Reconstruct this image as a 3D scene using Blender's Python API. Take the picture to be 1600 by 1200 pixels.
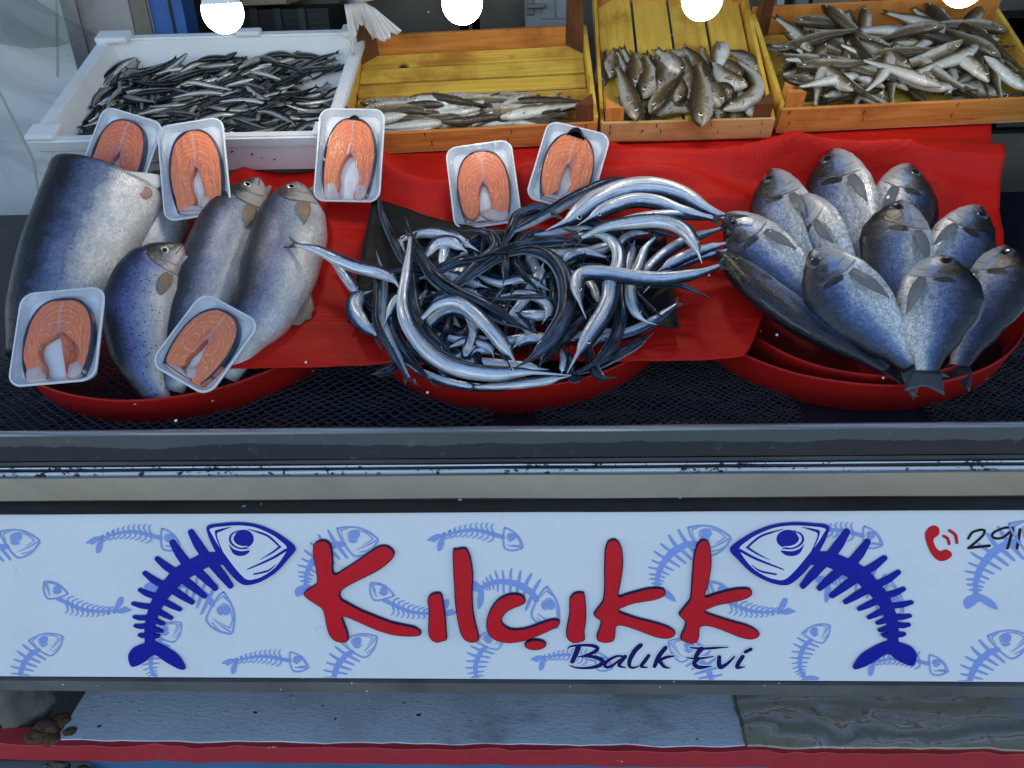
import bpy, bmesh, math, random
from math import radians, sin, cos, pi, sqrt
from mathutils import Vector, Matrix, noise
random.seed(11)
for o in list(bpy.data.objects): bpy.data.objects.remove(o)
SC = bpy.context.scene
COL = SC.collection

# ------------------------------------------------------------------ camera
F = 1280.0                                   # focal length in photo pixels (1600 wide)
PITCH, YAW, ROLL = radians(28), radians(-3.2), radians(-2.2)
CAM = Vector((0, 0, 1.5))
FWD = Vector((sin(YAW)*cos(PITCH), cos(YAW)*cos(PITCH), -sin(PITCH)))
_r = FWD.cross(Vector((0, 0, 1))).normalized(); _u = _r.cross(FWD)
RGT = _r*cos(ROLL)+_u*sin(ROLL); UPV = _u*cos(ROLL)-_r*sin(ROLL)
cd = bpy.data.cameras.new('camera'); cam = bpy.data.objects.new('camera', cd); COL.objects.link(cam)
cd.sensor_width = 36; cd.lens = 36*F/1600; cd.clip_start = .05; cd.clip_end = 400
cam.matrix_world = Matrix(((RGT.x, UPV.x, -FWD.x, CAM.x), (RGT.y, UPV.y, -FWD.y, CAM.y), (RGT.z, UPV.z, -FWD.z, CAM.z), (0, 0, 0, 1)))
SC.camera = cam
# ------------------------------------------------------------------ sky, sun, exposure
W = bpy.data.worlds.new('World'); SC.world = W; W.use_nodes = True
wn = W.node_tree.nodes; bg = wn['Background']
sk = wn.new('ShaderNodeTexSky'); sk.sky_type = 'NISHITA'; sk.sun_disc = False
sk.sun_elevation = radians(38); sk.sun_rotation = radians(15); sk.air_density = 1.0; sk.dust_density = 1.0
wt = wn.new('ShaderNodeMix'); wt.data_type = 'RGBA'; wt.blend_type = 'MULTIPLY'; wt.inputs[0].default_value = 1; wt.inputs[7].default_value = (1.03, 1.0, .97, 1)   # white balance of the shade light
W.node_tree.links.new(sk.outputs[0], wt.inputs[6]); W.node_tree.links.new(wt.outputs[2], bg.inputs[0]); bg.inputs[1].default_value = .15
sl = bpy.data.lights.new('sun', 'SUN'); sl.energy = 3.0; sl.angle = radians(.5); sl.color = (1, .94, .85)
sun = bpy.data.objects.new('sun', sl); COL.objects.link(sun)
sd = Vector((sin(radians(15))*cos(radians(38)), cos(radians(15))*cos(radians(38)), sin(radians(38))))  # behind the building
sun.rotation_euler = sd.to_track_quat('Z', 'Y').to_euler(); sun.location = (0, 12, 12)
SC.view_settings.view_transform = 'Standard'; SC.view_settings.look = 'None'
SC.view_settings.gamma = 1; SC.view_settings.use_curve_mapping = False
SC.view_settings.exposure = 1.36
SC.cycles.use_denoising = True
SC.cycles.max_bounces = 8

# ------------------------------------------------------------------ helpers
def tag(o, label=None, cat=None, group=None, kind=None):
    if label: o['label'] = label
    if cat: o['category'] = cat
    if group: o['group'] = group
    if kind: o['kind'] = kind
    return o
def empty(name, loc=(0, 0, 0), label=None, cat=None, group=None, mtx=None):
    o = bpy.data.objects.new(name, None); COL.objects.link(o)
    o.empty_display_size = .05
    if mtx is not None: o.matrix_world = mtx
    else: o.location = loc
    bpy.context.view_layer.update() if False else None
    return tag(o, label, cat, group)
def mesh(name, V, Fc, mats, smooth=True, uv=None, fm=None):
    me = bpy.data.meshes.new(name); me.from_pydata([tuple(v) for v in V], [], Fc); me.validate()
    for m in (mats if isinstance(mats, (list, tuple)) else [mats]): me.materials.append(m)
    if smooth: me.polygons.foreach_set('use_smooth', [True]*len(me.polygons))
    if fm: me.polygons.foreach_set('material_index', fm[:len(me.polygons)])
    if uv:
        L = me.uv_layers.new(name='UVMap'); vi = [0]*len(me.loops); me.loops.foreach_get('vertex_index', vi)
        L.data.foreach_set('uv', [c for i in vi for c in uv[i]])
    return me
def link(name, me, parent=None, mtx=None):
    o = bpy.data.objects.new(name, me); COL.objects.link(o)
    if parent is not None: o.parent = parent
    if mtx is not None: o.matrix_basis = mtx
    return o
def mk(name, V, Fc, mats, parent=None, smooth=True, uv=None, fm=None):
    """mesh given in world coordinates, placed under a parent that is only translated"""
    off = parent.location if parent is not None else Vector((0, 0, 0))
    return link(name, mesh(name, [Vector(v)-off for v in V], Fc, mats, smooth, uv, fm), parent)
def bmobj(name, bm, mats, parent=None, smooth=False, mtx=None):
    bmesh.ops.recalc_face_normals(bm, faces=bm.faces)
    me = bpy.data.meshes.new(name); bm.to_mesh(me); bm.free()
    for m in (mats if isinstance(mats, (list, tuple)) else [mats]): me.materials.append(m)
    if smooth: me.polygons.foreach_set('use_smooth', [True]*len(me.polygons))
    return link(name, me, parent, mtx)
def bbox(bm, a, b, bev=0.0, jit=0.0, rng=random):
    vs = []
    for z in (a[2], b[2]):
        for (x, y) in ((a[0], a[1]), (b[0], a[1]), (b[0], b[1]), (a[0], b[1])):
            vs.append(bm.verts.new((x+rng.uniform(-jit, jit), y+rng.uniform(-jit, jit), z+rng.uniform(-jit, jit))))
    fs = [bm.faces.new([vs[i] for i in q]) for q in ((3, 2, 1, 0), (4, 5, 6, 7), (0, 1, 5, 4), (1, 2, 6, 5), (2, 3, 7, 6), (3, 0, 4, 7))]
    if bev > 0:
        es = list({e for f in fs for e in f.edges})
        bmesh.ops.bevel(bm, geom=es, offset=bev, segments=2, affect='EDGES', profile=.6)
def boxobj(name, a, b, m, parent=None, bev=.002, jit=0, mtx=None):
    bm = bmesh.new(); bbox(bm, a, b, bev, jit); return bmobj(name, bm, m, parent, False, mtx)
def ray(px, py): return FWD+RGT*((px-800)/F)+UPV*((600-py)/F)
class Plane:
    def __init__(s, p, slope):
        s.p = Vector(p); s.n = Vector((0, -sin(radians(slope)), cos(radians(slope)))); s.e = Vector((0, cos(radians(slope)), sin(radians(slope))))
    def hit(s, px, py, h=0.0):
        d = ray(px, py); p = s.p+s.n*h
        return CAM+d*((p-CAM).dot(s.n)/d.dot(s.n))
def hity(px, py, y):
    d = ray(px, py); return CAM+d*((y-CAM.y)/d.y)
def hitz(px, py, z):
    d = ray(px, py); return CAM+d*((z-CAM.z)/d.z)
def depth(P): return (P-CAM).dot(FWD)
def mpp(P): return depth(P)/F
SIGN = Plane((0, .929, .66), 90); _t = radians(17)
SIGN.n = Vector((0, -cos(_t), sin(_t))); SIGN.e = Vector((0, sin(_t), cos(_t)))
RIM = Plane((0, 1.12, .897), 10)             # plane of the basin rims
CL = Plane((0, 1.17, .920), 21.6)            # plane of the draped cloth, on up under the crates
def crom(P, n, closed=False):
    """Catmull-Rom through P, n samples"""
    out = []; N = len(P)
    if closed:
        for i in range(N):
            a, b, c, d = P[(i-1) % N], P[i], P[(i+1) % N], P[(i+2) % N]
            for k in range(n):
                t = k/n; out.append(.5*((2*b)+(c-a)*t+(2*a-5*b+4*c-d)*t*t+(3*b-a-3*c+d)*t**3))
        return out
    L = [0]
    for i in range(N-1): L.append(L[-1]+max((P[i+1]-P[i]).length, 1e-6))
    for k in range(n):
        s = L[-1]*k/(n-1); i = 0
        while i < N-2 and L[i+1] < s: i += 1
        t = (s-L[i])/(L[i+1]-L[i])
        b, c = P[i], P[i+1]; a = P[i-1] if i > 0 else 2*b-c; d = P[i+2] if i+2 < N else 2*c-b
        out.append(.5*((2*b)+(c-a)*t+(2*a-5*b+4*c-d)*t*t+(3*b-a-3*c+d)*t**3))
    return out
def lut(tab, u):
    if u <= tab[0][0]: return tab[0][1:]
    for a, b in zip(tab, tab[1:]):
        if u <= b[0]:
            t = (u-a[0])/(b[0]-a[0]); t = t*t*(3-2*t)*.5+t*.5
            return [x+(y-x)*t for x, y in zip(a[1:], b[1:])]
    return tab[-1][1:]

# ------------------------------------------------------------------ materials
class T:
    def __init__(s, name, **kw):
        s.m = bpy.data.materials.new(name); s.m.use_nodes = True; s.nt = s.m.node_tree; s.b = s.nt.nodes['Principled BSDF']
        s.set(**kw)
    def put(s, sock, v):
        if isinstance(v, bpy.types.NodeSocket): s.nt.links.new(v, sock)
        elif isinstance(v, (tuple, list)) and sock.type == 'RGBA' and len(v) == 3: sock.default_value = (*v, 1)
        else: sock.default_value = v
    def set(s, **kw):
        M = dict(col='Base Color', rough='Roughness', metal='Metallic', norm='Normal', coat='Coat Weight', crough='Coat Roughness', spec='Specular IOR Level', trans='Transmission Weight', alpha='Alpha', ecol='Emission Color', est='Emission Strength', sss='Subsurface Weight', srad='Subsurface Radius', sscale='Subsurface Scale', ior='IOR', sheen='Sheen Weight', cnorm='Coat Normal')
        for k, v in kw.items(): s.put(s.b.inputs[M[k]], v)
        return s
    def n(s, typ, out=0, ins=None, **props):
        nd = s.nt.nodes.new('ShaderNode'+typ)
        for k, v in props.items(): setattr(nd, k, v)
        for k, v in (ins or {}).items(): s.put(nd.inputs[k], v)
        return nd.outputs[out]
    def mth(s, op, a, b=None, clamp=False):
        ins = {0: a}
        if b is not None: ins[1] = b
        return s.n('Math', 0, ins, operation=op, use_clamp=clamp)
    def mix(s, f, a, b, blend='MIX'):
        nd = s.nt.nodes.new('ShaderNodeMix'); nd.data_type = 'RGBA'; nd.blend_type = blend
        s.put(nd.inputs[0], f); s.put(nd.inputs[6], a); s.put(nd.inputs[7], b); return nd.outputs[2]
    def ramp(s, f, stops, interp='LINEAR'):
        nd = s.nt.nodes.new('ShaderNodeValToRGB'); nd.color_ramp.interpolation = interp; e = nd.color_ramp.elements
        while len(e) < len(stops): e.new(.5)
        for el, (p, c) in zip(e, stops):
            el.position = p; el.color = (c, c, c, 1) if isinstance(c, (int, float)) else (*c, 1)
        s.put(nd.inputs[0], f); return nd.outputs[0]
    def step(s, f, a, b):
        """smooth 0..1 between a and b"""
        nd = s.nt.nodes.new('ShaderNodeMapRange'); nd.interpolation_type = 'SMOOTHSTEP'
        s.put(nd.inputs[0], f); nd.inputs[1].default_value = a; nd.inputs[2].default_value = b; return nd.outputs[0]
    def obj(s): return s.n('TexCoord', 3)
    def uv(s): return s.n('UVMap')
    def xyz(s, v):
        nd = s.nt.nodes.new('ShaderNodeSeparateXYZ'); s.put(nd.inputs[0], v); return nd.outputs
    def vec(s, x=0., y=0., z=0.): return s.n('CombineXYZ', 0, {0: x, 1: y, 2: z})
    def scl(s, v, sc): return s.n('Mapping', 0, {0: v, 3: sc})
    def rnd(s): return s.n('ObjectInfo', 5)
    def shift(s, v): return s.n('VectorMath', 0, {0: v, 1: s.n('VectorMath', 0, {0: s.vec(s.rnd(), s.rnd(), s.rnd()), 1: (37., 53., 71.)}, operation='MULTIPLY')}, operation='ADD')
    def noise(s, v, sc, det=3., rough=.55, dist=0.): return s.n('TexNoise', 0, {'Vector': v, 'Scale': sc, 'Detail': det, 'Roughness': rough, 'Distortion': dist})
    def bump(s, h, strength=.5, dist=.001, norm=None):
        ins = {'Height': h, 'Strength': strength, 'Distance': dist}
        if norm is not None: ins['Normal'] = norm
        return s.n('Bump', 0, ins)
def simple(name, col, rough=.5, metal=0., **kw): return T(name, col=col, rough=rough, metal=metal, **kw).m
def grimy(name, col, rough=.5, metal=0., sc=8., amt=.35, dark=(.03, .03, .03), specks=0., bmp=.25, bd=.0015, spec=.5):
    t = T(name, metal=metal, spec=spec); v = t.shift(t.obj())
    n1 = t.noise(v, sc, 6., .6); n2 = t.noise(v, sc*9, 4., .6)
    f = t.mth('MULTIPLY', t.step(n1, .42, .75), amt)
    c = t.mix(f, t.mix(t.mth('MULTIPLY', n2, .25), col, tuple(x*.7 for x in col)), dark)
    if specks:
        vo = t.n('TexVoronoi', 0, {'Vector': v, 'Scale': specks}); pick = t.n('TexVoronoi', 1, {'Vector': v, 'Scale': specks})
        k = t.mth('MULTIPLY', t.mth('LESS_THAN', vo, .12), t.mth('GREATER_THAN', t.xyz(pick)[0], .86))
        c = t.mix(k, c, (.55, .55, .52))
    t.set(col=c, rough=t.mth('ADD', t.mth('MULTIPLY', n1, .3), rough-.15), norm=t.bump(t.mth('ADD', n1, t.mth('MULTIPLY', n2, .5)), bmp, bd))
    return t.m
M = {}
M['red_plastic'] = grimy('red plastic', (.36, .009, .007), .45, sc=9, amt=.45, dark=(.10, .006, .006), specks=45, spec=.25)
M['steel'] = grimy('brushed steel', (.12, .125, .13), .36, .7, sc=5, amt=.65, dark=(.04, .038, .038), specks=90, bmp=.12)
M['steel_strip'] = grimy('weathered steel strip', (.20, .195, .19), .27, .95, sc=1.3, amt=.8, dark=(.10, .10, .105), specks=50, bmp=.15)
M['dark_steel'] = grimy('dark stained steel', (.07, .06, .05), .45, .4, sc=6, amt=.7, dark=(.022, .015, .01), specks=40)
M['bed'] = grimy('dark painted bed', (.009, .011, .020), .36, 0, sc=6, amt=.5, dark=(.008, .008, .01))
M['net'] = simple('dark blue net cord', (.006, .008, .018), .7)
M['net_black'] = simple('black net cord', (.008, .007, .010), .7)
t = T('red oilcloth'); v = t.obj(); n = t.noise(v, 6, 6, .6); n2 = t.noise(v, 40, 4)
t.set(col=t.mix(t.mth('MULTIPLY', t.step(n, .45, .8), .45), (.44, .010, .006), (.26, .006, .005)), spec=.14, rough=t.mth('ADD', t.mth('MULTIPLY', n, .3), .38), norm=t.bump(t.mth('ADD', t.mth('ADD', n, t.mth('MULTIPLY', n2, .2)), t.mth('MULTIPLY', t.noise(t.n('Mapping', 0, {0: v, 2: (0., 0., .35), 3: (3., 16., 3.)}), 1., 4., .5, .8), 1.6)), .7, .008)); M['cloth'] = t.m
M['black_paper'] = grimy('black plastic sheet', (.006, .007, .007), .55, sc=12, amt=.3, bmp=.5, bd=.003, spec=.2)
t = T('polystyrene foam', rough=.75, sss=.0); v = t.obj(); vo = t.n('TexVoronoi', 0, {'Vector': v, 'Scale': 260.}); n = t.noise(v, 7, 5)
t.set(col=t.mix(t.mth('MULTIPLY', t.step(n, .5, .8), .5), (.70, .71, .72), (.52, .52, .50)), norm=t.bump(t.mth('ADD', vo, t.mth('MULTIPLY', n, 1.5)), .3, .0012)); M['foam'] = t.m
t = T('foam tray', rough=.5); v = t.obj(); vo = t.n('TexVoronoi', 0, {'Vector': v, 'Scale': 500.})
t.set(col=(.78, .78, .79), norm=t.bump(vo, .12, .0006)); M['tray'] = t.m
def wood(name, c1, c2, c3, axis, wet=.5):
    t = T(name); v = t.shift(t.obj()); s = [26., 26., 26.]; s[axis] = 2.2
    g = t.noise(t.scl(v, tuple(s)), 3., 6., .6, .6); s2 = [120., 120., 120.]; s2[axis] = 5.; g2 = t.noise(t.scl(v, tuple(s2)), 2., 3.)
    st = t.noise(v, 7., 5., .6); rv = t.rnd()
    kv = t.n('TexVoronoi', 0, {'Vector': v, 'Scale': 9.}); kp = t.xyz(t.n('TexVoronoi', 1, {'Vector': v, 'Scale': 9.}))[0]
    knot = t.mth('MULTIPLY', t.mth('SUBTRACT', 1., t.step(kv, .05, .16)), t.mth('GREATER_THAN', kp, .72))
    c = t.mix(t.step(g, .3, .7), c1, c2); c = t.mix(t.mth('MULTIPLY', t.step(st, .46, .70), .85), c, c3); ck = t.noise(t.scl(v, tuple(x*.5 for x in s2)), 2., 4., .7); c = t.mix(t.mth('MULTIPLY', t.step(ck, .66, .70), .8), c, (.06, .022, .008))
    c = t.mix(t.mth('MULTIPLY', t.step(g2, .55, .72), .35), c, c3); c = t.mix(knot, c, (.05, .02, .008))
    c = t.mix(t.mth('MULTIPLY', rv, .3), c, c2)
    t.set(col=c, rough=t.mth('SUBTRACT', .6, t.mth('MULTIPLY', st, wet*.5)), norm=t.bump(t.mth('ADD', g, g2), .4, .0012)); return t.m
for ax, k in ((0, 'x'), (1, 'y'), (2, 'z')):
    M['pine_'+k] = wood('orange pine '+k, (.60, .26, .06), (.44, .155, .03), (.20, .06, .014), ax)
    M['ylw_'+k] = wood('yellow painted board '+k, (.82, .56, .09), (.66, .38, .05), (.34, .13, .02), ax)
    M['brn_'+k] = wood('wet brown wood '+k, (.16, .06, .025), (.10, .034, .014), (.05, .015, .008), ax)
    M['pale_'+k] = wood('pale pine '+k, (.60, .38, .16), (.52, .30, .11), (.33, .15, .05), ax)
M['nail'] = simple('dark staple', (.05, .04, .03), .4, .8)

def fishskin(name, ramp, head=None, scales=None, spots=None, blotch=None, metal=.35, rough=.32, hstart=.76, lateral=None, gill=.76, mouth=None, var=.12, blue=None, streak=None, mott=.26, coatw=.40, specw=.5, cellamp=.35):
    """skin laid out by body coordinates: u runs tail to snout, v belly to back"""
    t = T(name); uv = t.uv(); o = t.xyz(uv); u, v = o[0], o[1]; ob = t.shift(t.obj())
    w = t.noise(ob, 22., 4., .6); fine = t.noise(ob, 150., 3., .6)
    vv = t.mth('ADD', v, t.mth('MULTIPLY', t.mth('SUBTRACT', w, .5), mott))
    vv = t.mth('ADD', vv, t.mth('MULTIPLY', t.mth('SUBTRACT', fine, .5), .15))
    c = t.ramp(vv, ramp)
    if streak:
        sn = t.noise(t.vec(t.mth('MULTIPLY', u, streak[0]), t.mth('MULTIPLY', v, streak[1]), t.mth('MULTIPLY', t.rnd(), 50.)), 1., 4., .6)
        c = t.mix(t.mth('MULTIPLY', t.step(sn, .42, .68), streak[3]), c, streak[2])  # highlight streaks along the body, painted into the colour
    big = t.noise(ob, 30., 5., .65); c = t.mix(t.mth('MULTIPLY', t.step(big, .5, .72), .28), c, t.mix(.5, c, (.03, .04, .06)))
    if blue: c = t.mix(t.mth('MULTIPLY', t.step(t.noise(ob, 9., 2.), .4, .7), .55), c, blue)
    h = None; hm = None
    if scales:
        br = t.n('TexBrick', 0, {'Vector': t.vec(t.mth('MULTIPLY', u, scales[0]), t.mth('MULTIPLY', t.mth('ADD', v, t.mth('MULTIPLY', w, .02)), scales[1])), 'Scale': 1., 'Mortar Size': .16, 'Mortar Smooth': .8, 'Brick Width': 1., 'Row Height': 1., 'Color1': (1., 1., 1., 1.), 'Color2': (.7, .7, .7, 1.), 'Mortar': (.2, .2, .2, 1.)}, offset=.5)
        g = t.xyz(br)[0]
        onbody = t.mth('SUBTRACT', 1., t.step(u, hstart-.03, hstart+.03))
        cell = t.xyz(t.n('TexVoronoi', 1, {'Vector': t.vec(t.mth('MULTIPLY', u, scales[0]), t.mth('MULTIPLY', v, scales[1]), 0.), 'Scale': 1.}))[0]
        kv = t.mth('ADD', .50, t.mth('MULTIPLY', cell, .95)); c = t.mix(t.mth('MULTIPLY', onbody, cellamp), c, t.vec(kv, kv, kv), 'MULTIPLY')  # random brightness per scale puts the shimmer into the colour
        amt = t.mth('MULTIPLY', onbody, scales[2])
        c = t.mix(t.mth('MULTIPLY', t.mth('SUBTRACT', 1., g), amt), c, t.mix(.6, c, (.01, .012, .02)))
        h = t.mth('MULTIPLY', g, onbody)
    if lateral:
        d = t.mth('ABSOLUTE', t.mth('SUBTRACT', vv, lateral)); c = t.mix(t.mth('MULTIPLY', t.mth('SUBTRACT', 1., t.step(d, .004, .022)), .28), c, (.02, .02, .03))
    if spots:
        vo = t.n('TexVoronoi', 0, {'Vector': t.scl(ob, (1., 1., 1.)), 'Scale': spots[0], 'Randomness': 1.}); pk = t.xyz(t.n('TexVoronoi', 1, {'Vector': ob, 'Scale': spots[0]}))[1]
        sp = t.mth('MULTIPLY', t.mth('SUBTRACT', 1., t.step(vo, .12, .34)), t.step(t.mth('ADD', v, t.mth('MULTIPLY', pk, .35)), spots[1], spots[1]+.2))
        c = t.mix(t.mth('MULTIPLY', sp, spots[2]), c, (.008, .010, .02))
    if head:
        curve = t.mth('ADD', hstart, t.mth('MULTIPLY', t.mth('POWER', t.mth('ABSOLUTE', t.mth('SUBTRACT', v, .45)), 2.), .35))
        hd = t.mth('SUBTRACT', u, t.mth('ADD', curve, t.mth('MULTIPLY', t.mth('SUBTRACT', w, .5), .03)))
        hm = t.step(hd, -.004, .006)
        hc = t.ramp(t.mth('ADD', vv, t.mth('ADD', t.mth('MULTIPLY', t.mth('SUBTRACT', fine, .5), .2), t.mth('MULTIPLY', t.mth('SUBTRACT', t.noise(ob, 45., 4., .65), .5), .35))), head)
        c = t.mix(hm, c, hc)
        line = t.mth('SUBTRACT', 1., t.step(t.mth('ABSOLUTE', hd), .002, .010))
        line = t.mth('MULTIPLY', line, t.mth('SUBTRACT', 1., t.step(t.mth('ABSOLUTE', t.mth('SUBTRACT', v, .45)), .26, .40)))
        c = t.mix(t.mth('MULTIPLY', line, .7), c, (.015, .015, .02))
        l2 = t.mth('SUBTRACT', 1., t.step(t.mth('ABSOLUTE', t.mth('SUBTRACT', hd, .07)), .002, .008)); l2 = t.mth('MULTIPLY', l2, t.mth('SUBTRACT', 1., t.step(t.mth('ABSOLUTE', t.mth('SUBTRACT', v, .36)), .15, .25)))
        c = t.mix(t.mth('MULTIPLY', l2, .5), c, (.02, .02, .03))
        h = t.mth('SUBTRACT', h if h is not None else 0., t.mth('MULTIPLY', line, 1.2))
    if mouth:
        d = t.mth('ABSOLUTE', t.mth('SUBTRACT', v, t.mth('ADD', mouth[1], t.mth('MULTIPLY', t.mth('SUBTRACT', u, 1.), mouth[2]))))
        ml = t.mth('MULTIPLY', t.mth('SUBTRACT', 1., t.step(d, .012, .035)), t.step(u, mouth[0], mouth[0]+.01)); c = t.mix(t.mth('MULTIPLY', ml, .85), c, (.015, .012, .012))
    for b in (blotch or []):
        du = t.mth('DIVIDE', t.mth('SUBTRACT', u, b[0]), b[2]); dv = t.mth('DIVIDE', t.mth('SUBTRACT', v, b[1]), b[3])
        rr = t.mth('ADD', t.mth('SQRT', t.mth('ADD', t.mth('MULTIPLY', du, du), t.mth('MULTIPLY', dv, dv))), t.mth('MULTIPLY', t.mth('SUBTRACT', t.noise(ob, 60., 3.), .5), 1.3))
        c = t.mix(t.mth('MULTIPLY', t.mth('SUBTRACT', 1., t.step(rr, .7, 1.05)), b[5]), c, b[4])
    rv = t.rnd(); c = t.mix(t.mth('MULTIPLY', rv, var), c, (.02, .02, .022))
    hh = t.mth('ADD', h if h is not None else 0., t.mth('MULTIPLY', fine, .8))
    t.set(col=c, spec=specw, metal=metal, rough=t.mth('ADD', t.mth('MULTIPLY', big, .4), rough-.16), norm=t.bump(t.mth('ADD', hh, t.mth('MULTIPLY', big, 1.2)), .55, .0014), coat=coatw, crough=.12, cnorm=t.bump(t.mth('ADD', t.mth('ADD', fine, t.mth('MULTIPLY', t.noise(ob, 420., 2.), .6)), t.mth('MULTIPLY', big, 3.)), .9, .0018))
    return t.m
M['bream'] = fishskin('gilthead bream skin', [(0, (.80, .80, .79)), (.33, (.72, .73, .73)), (.46, (.42, .47, .55)), (.56, (.14, .21, .40)), (.70, (.045, .08, .20)), (.82, (.012, .018, .04)), (1, (.004, .006, .010))],  # flank stops carry the blue of the reflected sky in the colour
    head=[(0, (.62, .62, .61)), (.30, (.44, .46, .49)), (.42, (.22, .26, .36)), (.54, (.085, .095, .12)), (.68, (.028, .03, .03)), (1, (.008, .008, .008))], scales=(74, 36, .6), cellamp=.8, hstart=.715, lateral=.66, mouth=(.94, .30, .9),
    blotch=[(.70, .58, .030, .16, (.006, .006, .008), .95), (.93, .86, .022, .05, (.45, .36, .12), .8), (.80, .42, .05, .10, (.20, .30, .55), .6)], metal=.35, rough=.34)
M['trout'] = fishskin('trout skin', [(0, (.72, .72, .70)), (.30, (.66, .68, .70)), (.48, (.38, .44, .54)), (.62, (.18, .23, .37)), (.76, (.05, .065, .12)), (.90, (.014, .018, .028)), (1, (.008, .010, .015))],
    head=[(0, (.58, .55, .52)), (.42, (.52, .50, .47)), (.56, (.22, .22, .20)), (.68, (.045, .05, .042)), (1, (.012, .014, .012))], scales=(110, 46, .55), spots=(190., .62, .7), hstart=.80, lateral=.60, mouth=(.93, .36, .2), metal=.35, rough=.34,
    blotch=[(.5, .55, .2, .10, (.32, .26, .40), .3)])
M['trout_spotted'] = fishskin('spotted blue trout skin', [(0, (.68, .69, .70)), (.30, (.56, .60, .66)), (.46, (.24, .32, .54)), (.62, (.11, .16, .40)), (.78, (.03, .045, .13)), (.92, (.010, .013, .024)), (1, (.006, .008, .012))],
    head=[(0, (.46, .40, .40)), (.36, (.40, .35, .38)), (.52, (.14, .14, .15)), (.66, (.026, .028, .026)), (1, (.008, .009, .008))], scales=(110, 46, .6), spots=(150., .36, .9), hstart=.80, lateral=.58, mouth=(.93, .36, .2), metal=.35, rough=.32)
M['salmon'] = fishskin('salmon skin', [(0, (.72, .72, .70)), (.24, (.64, .66, .68)), (.42, (.50, .53, .58)), (.54, (.20, .27, .42)), (.68, (.07, .11, .24)), (.80, (.012, .016, .028)), (1, (.004, .005, .007))],
    scales=(95, 44, .6), spots=(70., .9, .8), hstart=2., metal=.35, rough=.36, lateral=.53)
M['garfish'] = fishskin('garfish skin', [(0, (.80, .81, .82)), (.34, (.72, .75, .79)), (.54, (.46, .55, .68)), (.62, (.12, .20, .34)), (.69, (.012, .02, .032)), (1, (.003, .005, .007))], metal=.35, rough=.30, hstart=2., var=.05, mott=.14, streak=(5., 15., (.10, .14, .22), .8), coatw=.0, specw=.22)
M['anchovy'] = fishskin('anchovy skin', [(0, (.66, .65, .58)), (.30, (.58, .57, .52)), (.42, (.26, .28, .27)), (.52, (.03, .04, .042)), (.64, (.008, .012, .013)), (1, (.004, .006, .006))], metal=.45, rough=.26, hstart=2., var=.6, streak=(4., 9., (.10, .12, .13), .3), coatw=.1)
M['whiting'] = fishskin('whiting skin', [(0, (.72, .73, .68)), (.36, (.62, .61, .54)), (.48, (.34, .29, .18)), (.62, (.16, .115, .05)), (.82, (.075, .05, .02)), (1, (.028, .018, .006))],
    head=[(0, (.56, .52, .44)), (.36, (.42, .36, .26)), (.56, (.15, .11, .06)), (1, (.04, .028, .014))], scales=(90, 26, .2), hstart=.78, mouth=(.95, .35, .2), metal=.12, rough=.26, var=.3, coatw=.35)
def fincol(name, c1, c2, a=1.):
    t = T(name, rough=.4, coat=.3); o = t.xyz(t.uv()); w2 = t.n('TexWave', 1, {'Vector': t.vec(o[1], 0., 0.), 'Scale': 7., 'Distortion': .6}, wave_type='BANDS')
    t.set(col=t.mix(w2, c1, c2), norm=t.bump(w2, .5, .0008)); return t.m
M['fin_dark'] = fincol('dark fin', (.10, .11, .12), (.20, .21, .22))
M['fin_bream'] = fincol('grey bream fin', (.10, .11, .13), (.20, .21, .23))
M['fin_trout'] = fincol('brown trout fin', (.20, .12, .075), (.32, .22, .15))
M['fin_white'] = fincol('white ragged fin', (.60, .58, .54), (.42, .40, .37))
M['fin_black'] = fincol('black tail fin', (.008, .012, .018), (.03, .04, .05))
M['pupil'] = simple('black pupil', (.004, .004, .005), .08)
M['iris'] = simple('pale iris', (.62, .60, .48), .2, .3)
M['iris_dull'] = simple('dull bluish iris', (.075, .08, .085), .25, .2)
M['pupil_dull'] = simple('clouded pupil', (.012, .014, .018), .15)
M['jaw'] = grimy('pale trout jaw', (.30, .28, .27), .35, .2, sc=40, amt=.5, dark=(.10, .09, .09))
M['mouth'] = simple('dark mouth inside', (.05, .025, .025), .4)

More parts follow.
